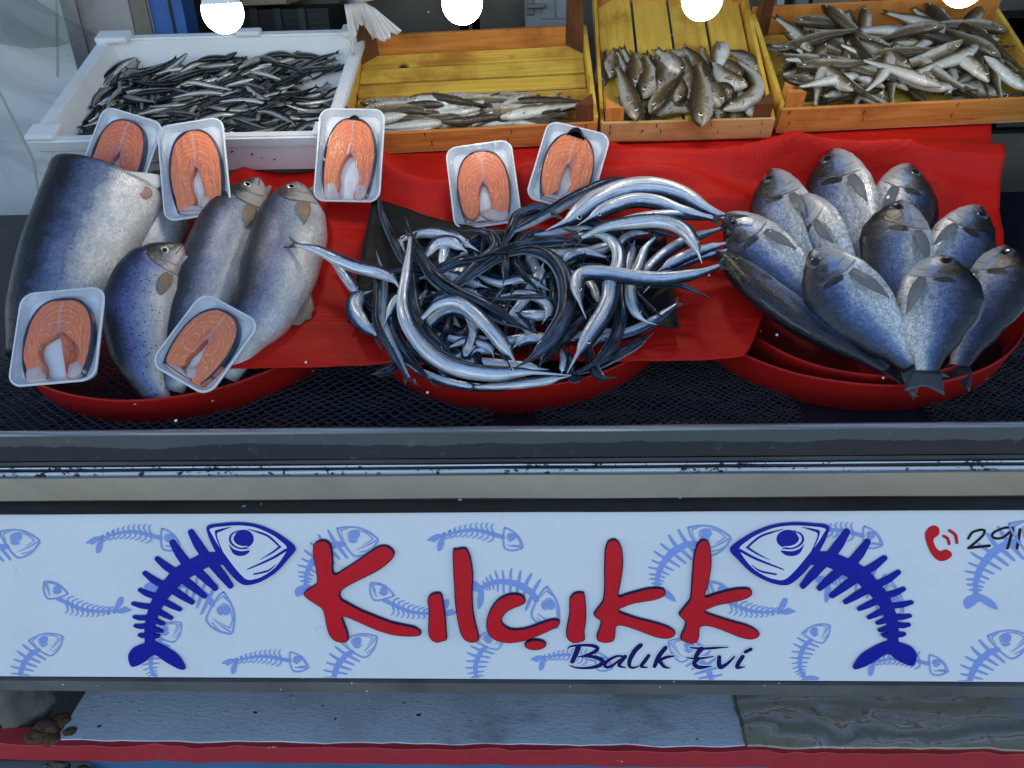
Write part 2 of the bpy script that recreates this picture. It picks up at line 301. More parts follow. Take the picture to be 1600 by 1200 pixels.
# ------------------------------------------------------------------ fish builders
PROF = {   # u (tail to snout), upper and lower half depth, half thickness, all as shares of the body depth
 'bream': [(0, .13, .12, .06), (.08, .17, .15, .08), (.25, .34, .30, .14), (.45, .50, .42, .18), (.60, .53, .45, .195), (.72, .49, .43, .19), (.82, .39, .36, .17), (.90, .255, .27, .13), (.955, .135, .175, .085), (.985, .06, .10, .05), (1, .02, .035, .02)],
 'trout': [(0, .17, .17, .07), (.1, .20, .21, .11), (.3, .37, .40, .22), (.5, .47, .52, .29), (.7, .46, .54, .31), (.80, .41, .48, .28), (.88, .30, .36, .22), (.94, .19, .24, .15), (.98, .09, .14, .085), (1, .03, .05, .03)],
 'salmon': [(0, .32, .34, .17), (.2, .38, .40, .22), (.5, .44, .46, .26), (.8, .50, .52, .30), (1, .50, .54, .29)],
 'whiting': [(0, .15, .15, .08), (.12, .20, .20, .12), (.35, .36, .40, .26), (.6, .44, .54, .36), (.78, .42, .50, .34), (.88, .34, .36, .27), (.95, .22, .22, .17), (1, .06, .07, .06)],
 'jaw': [(0, .42, .46, .36), (.4, .40, .44, .34), (.75, .24, .28, .24), (.92, .15, .18, .16), (1, .06, .08, .07)],
 'anchovy': [(0, .12, .12, .07), (.15, .22, .24, .15), (.45, .46, .50, .30), (.72, .48, .50, .32), (.86, .38, .40, .26), (.95, .22, .26, .17), (1, .08, .10, .07)],
 'garfish': [(0, .16, .16, .12), (.06, .20, .20, .16), (.18, .36, .38, .27), (.40, .48, .50, .37), (.72, .48, .52, .38), (.80, .42, .46, .33), (.85, .30, .32, .24), (.89, .14, .15, .12), (.94, .08, .09, .07), (1, .02, .025, .02)],
}
class Body:
    """a fish body swept along a 3D line from tail to snout; n is the direction its visible flank faces before rolling"""
    def __init__(s, pts, D, prof, side, roll, n, N=36, R=16, u1=1.0, fat=1.0):
        s.c = crom([Vector(p) for p in pts], N); s.D = D; s.N = N; s.R = R; s.u1 = u1
        s.V = []; s.UV = []; s.F = []; s.fr = []
        rl = radians(roll); prev = None
        for i in range(N):
            a = s.c[min(i+1, N-1)]-s.c[max(i-1, 0)]; t = a.normalized()
            nn = (n-t*n.dot(t)).normalized(); left = nn.cross(t)
            d = left*(side*cos(rl))+nn*sin(rl); l = nn*cos(rl)-left*(side*sin(rl))
            u = u1*i/(N-1); up, lo, th = lut(PROF[prof], u); up *= D; lo *= D; th *= D*fat
            s.fr.append((s.c[i], t, d, l, up, lo, th)); up0, lo0, th0 = up, lo, th
            for k in range(R):
                ph = 2*pi*k/R; cy, sy = cos(ph), sin(ph); kk = 1+.035*noise.noise(Vector((u*5, cy*1.6, s.c[0].x*30+sy)))
                up, lo, th = up0*kk, lo0*kk, th0*(kk+.04*noise.noise(Vector((u*9, cy*2.5, s.c[0].y*40))))
                s.V.append(s.c[i]+d*(cy*(up if cy > 0 else lo))+l*(math.copysign(abs(sy)**.85, sy)*th))
                s.UV.append((u, .5+.5*cy*(1 if cy > 0 else 1)))
        for i in range(N-1):
            for k in range(R):
                a = i*R+k; b = i*R+(k+1) % R; s.F.append((a, b, b+R, a+R))
        s.F.append(tuple(range(R-1, -1, -1))); s.F.append(tuple(range((N-1)*R, N*R)))
        s.mid = s.c[N//2].copy()
    def at(s, u, y, lift=0.):
        """point on the visible flank; y is the height across the body, -1 belly to 1 back"""
        f = s.N*u/s.u1*(s.N-1)/s.N; i = min(int(f), s.N-2); w = f-i
        A, B = s.fr[i], s.fr[i+1]
        c = A[0].lerp(B[0], w); t = A[1].lerp(B[1], w).normalized(); d = A[2].lerp(B[2], w).normalized(); l = A[3].lerp(B[3], w).normalized()
        up, lo, th = (A[k]+(B[k]-A[k])*w for k in (4, 5, 6))
        z = th*max(0., 1-y*y)**.425
        return c+d*(y*(up if y > 0 else lo))+l*(z+lift), t, d, l, up, lo
def eye_geo(p, ax, ay, az, r, bulge=.35):
    V = []; Fc = []; fm = []; rings = [(1.0, 0), (.86, .5), (.55, .9), (.50, .92), (.25, 1.0)]
    S = 14
    for (q, h) in rings:
        for k in range(S): V.append(p+ax*(cos(2*pi*k/S)*r*q)+ay*(sin(2*pi*k/S)*r*q)+az*(h*r*bulge))
    V.append(p+az*(r*bulge*1.02))
    for i in range(len(rings)-1):
        for k in range(S): Fc.append((i*S+k, i*S+(k+1) % S, (i+1)*S+(k+1) % S, (i+1)*S+k)); fm.append(0 if i < 2 else 1)
    for k in range(S): Fc.append(((len(rings)-1)*S+k, (len(rings)-1)*S+(k+1) % S, len(V)-1)); fm.append(1)
    return V, Fc, fm
def sheet_geo(rows, nrm, th=.0008):
    """rows of points -> closed thin sheet with uv (along, across)"""
    R_, C_ = len(rows), len(rows[0]); V = []; UV = []; Fc = []
    for sgn in (1, -1):
        for i, r in enumerate(rows):
            for j, p in enumerate(r):
                V.append(p+nrm*(th*.5*sgn)); UV.append((i/(R_-1), j/(C_-1)))
    n0 = R_*C_
    for i in range(R_-1):
        for j in range(C_-1):
            a = i*C_+j; Fc.append((a, a+1, a+C_+1, a+C_)); Fc.append((n0+a, n0+a+C_, n0+a+C_+1, n0+a+1))
    edge = [j for j in range(C_)]+[i*C_+C_-1 for i in range(1, R_)]+[(R_-1)*C_+j for j in range(C_-2, -1, -1)]+[i*C_ for i in range(R_-2, 0, -1)]
    for a, b in zip(edge, edge[1:]+edge[:1]): Fc.append((b, a, n0+a, n0+b))
    return V, Fc, UV
def tail_geo(body, length, spread, fork=.45, twist=0.):
    c, t, d, l, up, lo, th = body.fr[0]; rows = []; CN = 9
    for i in range(5):
        w = i/4; row = []
        for j in range(CN):
            y = -1+2*j/(CN-1); half = (up*1.0)*(1-w)+spread*.5*w**.8
            back = length*w*(1-fork*(1-abs(y)**1.3)*w)
            row.append(c-t*(back-.004)+d*(y*half)+l*(twist*w*y*spread*.3+.002*sin(j*2.4)*w))
        rows.append(row)
    return sheet_geo(rows, l, .0012)
def pect_geo(body, u, y, length, width, ang, lift=.004, taper=1.0):
    p, t, d, l, up, lo = body.at(u, y, lift*.3); a = radians(ang)
    ax = -t*cos(a)-d*sin(a); ay = d*cos(a)-t*sin(a); rows = []; CN = 6
    for i in range(8):
        w = i/7; half = width*.5*(.35+.65*sin(pi*min(1, w*1.05+.12))**.7 if w < .92 else .28)
        if w == 1: half = width*.06
        row = []
        for j in range(CN):
            q = -1+2*j/(CN-1); row.append(p+ax*(length*w)+ay*(q*half+width*.10*w)+l*(lift*(1+1.2*sin(w*2.6))-.0035*w*w-abs(q)*.001))
        rows.append(row)
    return sheet_geo(rows, l, .0012)
def dorsal_geo(body, u0, u1_, h, top=True, K=14):
    rows = []
    for i in range(K):
        w = i/(K-1); u = u0+(u1_-u0)*w; p, t, d, l, up, lo = body.at(u, .98 if top else -.98)
        sg = 1 if top else -1; base = p-d*(sg*.004)-l*.003
        hh = h*(sin(pi*min(.98, max(.02, w)))**.6)*(1+.18*(i % 2))
        rows.append([base+d*(sg*hh*q)-t*(hh*q*.7)*1 for q in (0, .5, 1)])
    nrm = body.fr[body.N//2][3]
    return sheet_geo(rows, nrm, .001)
def flankn(P, w=.6):
    return ((CAM-P).normalized()*w+CL.n*(1-w)).normalized()
def pathpts(path, pl=CL): return [pl.hit(x, y, h) for (x, y, h) in path]

def big_fish(name, path, Dpx, kind, skin, side, roll, label, cat='fish', group=None, fat=1., eye=None, pect=None, tail=None, dorsal=None, anal=None, finm='fin_dark', irism='iris', u1=1., nw=.6, N=44, R=20, gape=0):
    P = pathpts(path); m = P[len(P)//2]; D = Dpx*mpp(m)
    b = Body(P, D, kind, side, roll, flankn(m, nw), N, R, u1, fat)
    e = empty(name, b.mid, label, cat, group)
    mk('body', b.V, b.F, M[skin], e, True, b.UV)
    if eye:
        p, t, d, l, up, lo = b.at(eye[0], eye[1]); V, Fc, fm = eye_geo(p-l*.0008, t, d, l, eye[2]*D, .3)
        mk('eye', V, Fc, [M[irism], M['pupil_dull' if irism == 'iris_dull' else 'pupil']], e, True, None, fm)
    if pect:
        V, Fc, UV = pect_geo(b, pect[0], pect[1], pect[2]*D, pect[3]*D, pect[4], .005); mk('pectoral_fin', V, Fc, M[finm], e, True, UV)
    if tail: V, Fc, UV = tail_geo(b, tail[0]*D, tail[1]*D, tail[2]); mk('tail_fin', V, Fc, M['fin_black'], e, True, UV)
    if dorsal: V, Fc, UV = dorsal_geo(b, dorsal[0], dorsal[1], dorsal[2]*D, True); mk('dorsal_fin', V, Fc, M[finm], e, True, UV)
    if anal: V, Fc, UV = dorsal_geo(b, anal[0], anal[1], anal[2]*D, False, 8); mk('anal_fin', V, Fc, M[finm], e, True, UV)
    if gape:
        p, t, d, l, up, lo = b.at(.87, -.30, 0.); c0 = p-l*(.20*D); dr = (t*cos(radians(gape))-d*sin(radians(gape))).normalized()
        jb = Body([c0-dr*.12*D, c0+dr*.06*D, c0+dr*.28*D, c0+dr*.50*D+d*.03*D], .27*D, 'jaw', side, roll, flankn(m, nw), 18, 12)
        mk('lower_jaw', jb.V, jb.F, M['jaw'], e, True, jb.UV)
        c1 = b.at(.93, -.25, 0.)[0]-l*(.15*D); mb = Body([c1-dr*.10*D, c1, c1+dr*.10*D+d*.02*D], .16*D, 'whiting', side, roll, flankn(m, nw), 10, 10)
        mk('mouth', mb.V, mb.F, M['mouth'], e, True, mb.UV)
    return e, b

# ================================================================== the place: street, shop, plinth
def structure(name, a, b, m, bev=0.0): o = boxobj(name, a, b, m, None, bev); return tag(o, kind='structure')
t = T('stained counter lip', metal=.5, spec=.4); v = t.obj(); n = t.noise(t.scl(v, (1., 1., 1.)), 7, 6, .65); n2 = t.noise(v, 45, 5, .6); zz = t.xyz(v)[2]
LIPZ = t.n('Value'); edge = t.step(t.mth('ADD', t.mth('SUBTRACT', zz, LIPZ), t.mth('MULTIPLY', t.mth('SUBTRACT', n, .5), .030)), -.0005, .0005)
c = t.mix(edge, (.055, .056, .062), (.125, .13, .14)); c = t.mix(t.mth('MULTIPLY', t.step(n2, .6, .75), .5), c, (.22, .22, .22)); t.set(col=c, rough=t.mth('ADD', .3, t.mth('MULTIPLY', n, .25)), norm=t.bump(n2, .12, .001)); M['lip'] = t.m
M['street'] = grimy('grey street paving', (.22, .22, .22), .8, sc=2, amt=.4)
M['ceil'] = simple('dark shop ceiling', (.10, .10, .10), .8)
M['wall_grey'] = grimy('dirty grey wall', (.22, .22, .21), .7, sc=4, amt=.4)
M['wall_beige'] = grimy('rough beige render', (.40, .36, .34), .85, sc=10, amt=.35, bmp=.5, bd=.004)
M['olive'] = grimy('olive painted edge', (.20, .18, .13), .7, sc=8)
M['blue_post'] = grimy('blue painted post', (.015, .10, .36), .45, sc=6, amt=.3)
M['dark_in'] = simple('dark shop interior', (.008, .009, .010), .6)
M['dark_green'] = simple('dark green crate plastic', (.012, .02, .02), .5)
M['door'] = grimy('grey painted door', (.30, .31, .31), .5, sc=4, amt=.3)
M['glasspanel'] = simple('grey blue panel', (.10, .14, .17), .4)
M['beige'] = simple('pale yellow cardboard', (.34, .28, .16), .7)
bm = bmesh.new(); bmesh.ops.create_grid(bm, x_segments=2, y_segments=2, size=60)
tag(bmobj('street', bm, M['street']), kind='structure')
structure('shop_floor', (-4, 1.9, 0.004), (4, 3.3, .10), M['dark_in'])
YB = 2.95
def bgx(px, y=YB, py=20): return hity(px, py, y).x
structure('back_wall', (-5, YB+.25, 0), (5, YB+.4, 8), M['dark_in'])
structure('shop_ceiling', (-5, 1.15, 2.75), (5, YB+.25, 2.9), M['ceil'])
structure('shade_facade', (-9, 1.05, 2.9), (9, 1.3, 8.5), M['wall_grey'])  # out of view, added to keep the sun off the stall
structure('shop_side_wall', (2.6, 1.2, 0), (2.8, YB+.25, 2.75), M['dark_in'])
# marble side wall and its return
t = T('pale grey marble'); v = t.obj(); n = t.noise(v, 3., 8., .62, 1.2); n2 = t.noise(v, 1.2, 6., .6, 2.)
vein = t.mth('SUBTRACT', 1., t.step(t.mth('ABSOLUTE', t.mth('SUBTRACT', n2, .5)), .0, .05)); c = t.mix(t.step(n, .35, .7), (.52, .53, .54), (.40, .42, .44)); c = t.mix(t.mth('MULTIPLY', vein, .35), c, (.20, .22, .23))
t.set(col=c, rough=.3); M['marble'] = t.m
XW = hity(100, 30, 2.15).x
side = tag(boxobj('marble_column', (-3.2, 2.15, 0), (XW, 2.225, 2.75), M['marble'], None, .002), 'pale grey marble clad column beside and behind the white foam box', 'column')
V = []; Fc = []
for a, b in (((-20, 105), (52, 250)), ((52, 250), (80, 420)), ((88, -40), (90, 120))):
    p, q = hity(*a, 2.1495), hity(*b, 2.1495); w = Vector((.0035, 0, 0)); k = len(V); V += [p-w, p+w, q+w, q-w]; Fc.append((k, k+1, k+2, k+3))
mk('joint', V, Fc, simple('marble joint', (.34, .35, .30), .7), side, False)
m = bpy.data.materials.new('thin shop glass'); m.use_nodes = True; nt = m.node_tree; nt.nodes.clear()
o_ = nt.nodes.new('ShaderNodeOutputMaterial'); mx = nt.nodes.new('ShaderNodeMixShader'); tr = nt.nodes.new('ShaderNodeBsdfTransparent'); gl = nt.nodes.new('ShaderNodeBsdfGlossy'); fr_ = nt.nodes.new('ShaderNodeFresnel')
tr.inputs[0].default_value = (.80, .83, .82, 1); gl.inputs['Roughness'].default_value = .02; fr_.inputs[0].default_value = 1.3
nt.links.new(fr_.outputs[0], mx.inputs[0]); nt.links.new(tr.outputs[0], mx.inputs[1]); nt.links.new(gl.outputs[0], mx.inputs[2]); nt.links.new(mx.outputs[0], o_.inputs[0]); M['glass'] = m
gp = [(-60, -60), (30, -60), (60, 2), (98, 26), (156, 56), (122, 62), (92, 73), (48, 76), (-60, 60)]
V = [hity(x, y, yy) for yy in (2.06, 2.066) for x, y in gp]; n_ = len(gp)
tag(mk('glass_pane', V, [tuple(range(n_)), tuple(range(2*n_-1, n_-1, -1))]+[(i, (i+1) % n_, n_+(i+1) % n_, n_+i) for i in range(n_)], M['glass'], None, False), 'rounded end of a glass pane in front of the marble column', 'glass pane')
M['cream'] = grimy('cream door frame', (.42, .41, .38), .6, sc=8, amt=.4)
def strip(name, x0, x1, y, m, th=.06, z0=.0, z1=2.75, py=25):
    return boxobj(name, (bgx(x0, y, py), y, z0), (bgx(x1, y, py)-.0015, y+th, z1), m, None, .002)
fr = tag(strip('door_frame', 99, 113, 2.23, M['cream']), 'cream door frame with brown inner strip beside the marble wall', 'door frame')
link('strip', strip('tmp', 113, 123, 2.232, M['brn_z']).data, fr); bpy.data.objects.remove(bpy.data.objects['tmp'])
tag(strip('rendered_wall', 123, 206, 2.24, M['wall_beige']), kind='structure')
tag(strip('wall_end', 206, 233, 2.236, M['olive']), kind='structure')
bp = tag(strip('post', 233, 289, 2.25, M['blue_post'], .08), 'bright blue painted post behind the white foam box', 'post')
link('edge_strip', strip('tmp', 233, 237, 2.246, M['cream'], .004).data, bp); bpy.data.objects.remove(bpy.data.objects['tmp'])
link('edge_strip', strip('tmp', 266, 271, 2.246, M['dark_in'], .004).data, bp); bpy.data.objects.remove(bpy.data.objects['tmp'])
# stacked plastic crate and a carton in the dark
def pt(px, py, y): return hity(px, py, y)
def rect(name, x0, y0, x1, y1, y, th, m, parent=None, bev=.003):
    a, b = pt(x0, y1, y), pt(x1, y0, y); return boxobj(name, (a.x, y, a.z), (b.x, y+th, b.z), m, parent, bev)
cr = tag(rect('plastic_crate', 372, 12, 512, 58, 2.62, .3, M['dark_in']), 'dark plastic crate in the unlit shop behind the foam box', 'crate')
for i in range(4): rect('slat', 374, 15+i*11, 510, 20+i*11, 2.612, .006, M['dark_green'], cr, .001)
for xx in (395, 432, 470): rect('upright', xx, 13, xx+5, 57, 2.606, .004, M['dark_green'], cr, .001)
tag(rect('carton', 378, -30, 442, 9, 2.64, .25, M['beige']), 'pale yellow carton edge above the dark plastic crate', 'box')
tag(strip('shop_wall', 562, 700, 2.9, M['wall_grey'], .1), kind='structure')
dr = tag(strip('lattice_door', 752, 818, 2.86, M['dark_in'], .05), 'dark door with arched iron panel beside the grey door', 'door')
bm = bmesh.new(); c0 = pt(786, 20, 2.853)
for i in range(9):
    a = pi*i/8
    bbox(bm, (c0.x+.045*cos(a)-.006, 2.852, c0.z+.10+.045*sin(a)-.006), (c0.x+.045*cos(a)+.006, 2.859, c0.z+.10+.045*sin(a)+.006))
bbox(bm, (c0.x-.051, 2.852, c0.z-.25), (c0.x-.041, 2.859, c0.z+.10)); bbox(bm, (c0.x+.041, 2.852, c0.z-.25), (c0.x+.051, 2.859, c0.z+.10))
bmobj('arch', bm, M['dark_green'], dr)
for a, b in ((716, 733), (736, 751)): tag(strip('door_post', a, b, 2.85, M['cream'], .05), 'pale upright door post behind the yellow crate, '+('wider, beside the bulb' if a < 730 else 'narrower, beside the dark door'), 'door post')
gd = tag(strip('door', 820, 908, 2.84, M['door'], .05), 'pale grey panelled door with metal handle behind the empty yellow crate', 'door')
rect('panel', 846, -120, 866, 30, 2.834, .008, M['door'], gd, .003); rect('panel', 870, -120, 900, 30, 2.834, .008, M['door'], gd, .003); rect('panel', 846, 34, 900, 120, 2.834, .008, M['door'], gd, .003)
hd = rect('handle_plate', 823, -8, 834, 24, 2.832, .008, M['steel'], gd, .002)
bm = bmesh.new(); a = pt(828, 10, 2.80); bbox(bm, (a.x-.007, 2.796, a.z-.007), (a.x+.05, 2.81, a.z+.007), .003); bbox(bm, (a.x-.007, 2.81, a.z-.007), (a.x+.007, 2.832, a.z+.007)); bmobj('handle', bm, M['steel'], hd)
for a, b, m, nm, lb in ((1212, 1224, 'cream', 'door_post', 'thin pale upright behind the tall yellow crate of fish'), (1240, 1262, 'glasspanel', 'panel', 'blue grey upright panel beyond the tall crate, the narrow one'), (1268, 1345, 'olive', 'panel', 'wide dull green grey panel behind the wide crate of fish'), (1352, 1392, 'dark_green', 'panel', 'dark panel between two grey ones behind the wide crate'), (1398, 1440, 'glasspanel', 'panel', 'blue grey panel beside the blue case behind the wide crate'), (1445, 1502, 'blue_post', 'case', 'bright blue case behind the bulb over the wide crate')):
    o = strip(nm if nm != 'panel' else 'wall_board', a, b, 2.75, M[m], .05); tag(o, lb, {'panel': 'board', 'case': 'case', 'door_post': 'door post'}[nm])
# dark mesh basket at the far end
bk = tag(rect('mesh_basket', 1556, 28, 1720, 200, 2.2, .3, M['dark_in']), 'dark mesh basket beyond the end of the wide crate', 'basket')
for i in range(10): rect('wire', 1557, 36+i*12, 1720, 38+i*12, 2.193, .005, M['net'], bk, 0)
for i in range(12): rect('wire', 1560+i*13, 28, 1562+i*13, 180, 2.187, .004, M['net'], bk, 0)

# ------------------------------------------------------------------ plinth under the counter
t = T('blue grey painted plinth top'); v = t.obj(); n = t.noise(v, 5, 7, .62); n2 = t.noise(t.scl(v, (1., 2.5, 1.)), 70, 5, .7)
vo = t.n('TexVoronoi', 0, {'Vector': t.scl(v, (1., 1.6, 1.)), 'Scale': 34.}); pk = t.xyz(t.n('TexVoronoi', 1, {'Vector': t.scl(v, (1., 1.6, 1.)), 'Scale': 34.}))[0]
st = t.noise(t.scl(v, (1., 2., 1.)), 2.6, 4., .6); c = t.mix(t.step(n, .35, .7), (.54, .60, .66), (.36, .40, .43)); c = t.mix(t.mth('MULTIPLY', t.step(st, .52, .60), .6), c, (.20, .205, .185)); c = t.mix(t.mth('MULTIPLY', t.step(n2, .58, .7), .6), c, (.05, .05, .055)); c = t.mix(t.mth('MULTIPLY', t.mth('LESS_THAN', t.mth('ADD', vo, t.mth('MULTIPLY', t.noise(v, 90., 3.), .5)), .36), t.mth('GREATER_THAN', pk, .80)), c, (.05, .045, .045))
t.set(col=c, rough=.65, norm=t.bump(t.mth('ADD', n, n2), .4, .003)); M['plinth'] = t.m
t = T('banded brown onyx slab'); v = t.obj(); s = t.scl(v, (1.6, 5., 1.)); n = t.noise(s, 2.2, 5., .5, 1.0)
c = t.ramp(t.n('TexWave', 1, {'Vector': t.n('VectorMath', 0, {0: s, 1: t.vec(n, t.mth('MULTIPLY', n, .6), 0.)}, operation='ADD'), 'Scale': .9, 'Distortion': 3.5, 'Detail': 3., 'Detail Scale': 1.2}, wave_type='BANDS', bands_direction='Y'), [(0, (.34, .31, .22)), (.3, (.44, .40, .32)), (.42, (.56, .56, .54)), (.5, (.36, .16, .07)), (.58, (.52, .46, .40)), (.8, (.36, .35, .33)), (1, (.26, .24, .20))])
n2 = t.noise(v, 60, 4, .7); n3 = t.noise(v, 4, 5, .6); c = t.mix(t.mth('MULTIPLY', t.step(n2, .56, .68), .5), c, (.05, .05, .05)); c = t.mix(t.step(n3, .52, .64), c, (.36, .39, .42))
t.set(col=c, rough=.4, norm=t.bump(n2, .2, .002)); M['onyx'] = t.m
t = T('chipped red paint'); v = t.obj(); n = t.noise(v, 14, 6, .6); n2 = t.noise(v, 22, 5, .55)
c = t.mix(t.mth('MULTIPLY', n, .6), (.46, .028, .035), (.26, .018, .025)); c = t.mix(t.step(n2, .68, .70), c, (.52, .47, .40)); t.set(col=c, rough=.5, norm=t.bump(t.mth('ADD', n, n2), .5, .003)); M['red_paint'] = t.m
M['blue_wall'] = grimy('blue painted plinth face', (.06, .15, .30), .6, sc=7, amt=.4)
M['rock'] = grimy('grey brown stone', (.13, .125, .11), .85, sc=12, amt=.5, bmp=.8, bd=.006)
M['rust_rock'] = grimy('rusty brown rubble', (.10, .05, .02), .9, sc=16, amt=.5, bmp=.9, bd=.006)
ZP = .33
yf = hitz(800, 1166, ZP).y; xj = hitz(1155, 1120, ZP).x; xl = hitz(110, 1120, ZP).x
pl = empty('plinth', (0, yf, 0)); tag(pl, kind='structure')
def ragged(name, x0, x1, y0, y1, z0, z1, m, seed, amp=.006, n=60, endl=0.):
    """a slab whose front arris wanders like hand-laid paint and chipped plaster"""
    V = []; rs = random.Random(seed)
    for i in range(n+1):
        x = x0+(x1-x0)*i/n; k = amp*(noise.noise(Vector((x*14, seed, 0)))+.5*noise.noise(Vector((x*45, seed, 3)))); sl_ = endl*(1-i/n)**8
        for (y, z) in ((y0+k*.5, z0), (y0+k, z1-.001+k*.1), (y0+.0008+k, z1+k*.1), (y1, z1)): V.append((x+(sl_*(y-y0)*3 if endl else 0), y, z))
    Fc = []
    for i in range(n):
        for j in range(3): a = i*4+j; Fc.append((a, a+4, a+5, a+1))
    Fc += [(0, 1, 2, 3), tuple(n*4+j for j in (3, 2, 1, 0))]
    return mk(name, V, Fc, m, pl, False)
ragged('plinth_top', xl, xj-.0015, yf+.004, 1.45, ZP-.03, ZP, M['plinth'], 2)
mv = []; mf = []
for i in range(31):
    y_ = yf+.004+i*.012; w_ = .002+.004*abs(noise.noise(Vector((i*.7, 2, 1)))); o_ = .006*noise.noise(Vector((i*.4, 5, 1))); z_ = ZP+.0035; mv += [(xj-w_+o_, y_, ZP+.0004), (xj+o_, y_, z_), (xj+w_+o_, y_, ZP+.0024)]
for i in range(30):
    for j in range(2): a_ = i*3+j; mf.append((a_, a_+1, a_+4, a_+3))
mk('mortar', mv, mf, M['rock'], pl, False)
ragged('stone_slab', xj+.0015, 1.6, yf+.003, 1.45, ZP-.03, ZP+.002, M['onyx'], 3)
zr = ZP-.03
ragged('red_band', hitz(-40, 1165, ZP).x-.2, 1.6, yf-.006, yf+.03, zr-.010, zr+.0285, M['red_paint'], 5, .007, 120)
tag(boxobj('hollow_shade', (-2.2, 1.12, .01), (xl+.15, 1.2, .55), M['dark_in'], None, 0), kind='structure')  # near-black block put in as the shade of the hole
ragged('plinth_face', hitz(118, 1165, ZP).x, 1.6, yf+.006, yf+.3, .004, zr-.012, M['blue_wall'], 6, .004)
# broken corner: stone, rubble and dark hollow
def stone(name, c, r, sc, seed, m, label, cat='stone'):
    bm = bmesh.new(); bmesh.ops.create_icosphere(bm, subdivisions=4, radius=1)
    for v_ in bm.verts:
        d = v_.co.normalized(); k = 1+.22*noise.noise(d*1.6+Vector((seed, 0, 0)))+.10*noise.noise(d*5+Vector((seed, 9, 0))); v_.co = Vector((d.x*sc[0], d.y*sc[1], d.z*sc[2]))*k*r
    o = bmobj(name, bm, m, None, True); o.location = c; return tag(o, label, cat)
p = hitz(18, 1108, .36); stone('boulder', (p.x-.02, p.y+.05, .34), .075, (.8, .9, 1.0), 2, M['rock'], 'grey brown stone by the broken end of the plinth', 'stone')
for i, (x, y, r) in enumerate(((75, 1140, .022), (95, 1128, .018), (60, 1152, .018), (110, 1146, .013), (84, 1156, .014))):
    p = hitz(x, y, .325); stone('stone_lump', p, r, (1.3, 1, .6), 5+i, M['rust_rock'], ('rusty brown lump %s in the broken plinth corner' % ('against the boulder', 'largest, highest', 'lowest, on the red edge', 'smallest, by the painted top', 'between the lowest and the smallest')[i]), 'rubble')
for i in range(14):
    p = hitz(60+i*8+random.uniform(-4, 4), 1192+random.uniform(-8, 8), .27); stone('stone_chip', (p.x, yf-.01+random.uniform(-.02, .01), .255+random.uniform(-.02, .015)), random.uniform(.008, .016), (1.2, .6, .9), 20+i, M['dark_steel'], 'dark broken bit below the pink end of the plinth', 'debris')['group'] = 'dark broken bits under the plinth end'

# ------------------------------------------------------------------ the counter: lip, rail, strips, bed
ct = empty('fish_counter', (0, 1.1, .3), 'long steel fish counter with stained lip, white rail and dark bed', 'counter')
def prof_y(px_list):
    return px_list
X0, X1 = -1.5, 1.5
def extr(name, yz, m, th=.004, x0=X0, x1=X1, n=40, wav=.0006):
    """open profile (y, z) extruded along the counter with a little thickness behind"""
    V = []; Fc = []; K = len(yz)
    for i in range(n+1):
        x = x0+(x1-x0)*i/n
        for j, (y, z) in enumerate(yz):
            k = wav*noise.noise(Vector((x*5, j*3.1, 1))); V.append((x, y+k, z+k))
        for j, (y, z) in enumerate(yz): V.append((x, y+th, z-th*.6))
    S2 = 2*K
    for i in range(n):
        a = i*S2
        for j in range(K-1):
            Fc.append((a+j, a+S2+j, a+S2+j+1, a+j+1)); Fc.append((a+K+j, a+K+j+1, a+S2+K+j+1, a+S2+K+j))
        Fc.append((a, a+K, a+S2+K, a+S2)); Fc.append((a+K-1, a+S2+K-1, a+S2+2*K-1, a+2*K-1))
    for a in (0, n*S2):
        for j in range(K-1): Fc.append((a+j, a+j+1, a+K+j+1, a+K+j))
    return mk(name, V, Fc, m, ct, False)
M['highlight_steel'] = simple('bright lip highlight', (.42, .43, .45), .25, .8)
def zat(py, y, px=800): return hity(px, py, y).z
yl = 1.030
zt = zat(671, yl); zb = zat(716, yl-.002)
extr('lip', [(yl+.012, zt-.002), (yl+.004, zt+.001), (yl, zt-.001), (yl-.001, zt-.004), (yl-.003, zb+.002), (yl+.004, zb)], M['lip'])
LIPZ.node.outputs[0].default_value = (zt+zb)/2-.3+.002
extr('lip_highlight', [(yl+.006, zt+.0022), (yl+.0015, zt+.0026), (yl-.0018, zt+.0008), (yl-.0022, zt-.0022)], M['highlight_steel'], .002)  # brighter strip added along the lip to paint its sky highlight
yr = 1.012; z1 = zat(718, yr+.012); z2 = zat(725, yr+.010); z3 = zat(731, yr+.002); z4 = zat(741, yr-.002)
M['rail_white'] = None
t = T('peeling white sealant'); v = t.obj(); n = t.noise(t.scl(v, (1., 1., 1.)), 90, 5, .65); n2 = t.noise(v, 9, 3)
t.set(col=t.mix(t.step(t.mth('ADD', n, t.mth('MULTIPLY', n2, .35)), .74, .78), (.66, .68, .68), (.03, .035, .04)), rough=.55, norm=t.bump(n, .5, .002)); M['rail_white'] = t.m
extr('channel', [(yl+.004, zb-.001), (yr+.014, z1), (yr+.012, z2), (yr+.004, z3), (yr+.002, z4)], M['bed'])
extr('sealant', [(yr-.001, zat(733, yr-.001)), (yr-.004, zat(735, yr-.004)), (yr-.004, zat(739.5, yr-.004)), (yr-.001, zat(741, yr-.001))], M['rail_white'], .003, wav=.0012)
extr('sealant', [(yr+.006, zat(725.5, yr+.006)), (yr+.005, zat(727, yr+.005)), (yr+.006, zat(728, yr+.006))], M['rail_white'], .002, wav=.001)
ys = 1.000; za = zat(743, ys); zb2 = zat(780, ys-.010)
extr('steel_strip', [(yr+.004, z4-.001), (ys+.002, za+.0015), (ys, za), (ys-.010, zb2+.002), (ys-.008, zb2)], M['steel_strip'])
SU = SIGN.hit(800, 799); SD = SIGN.hit(800, 1061)
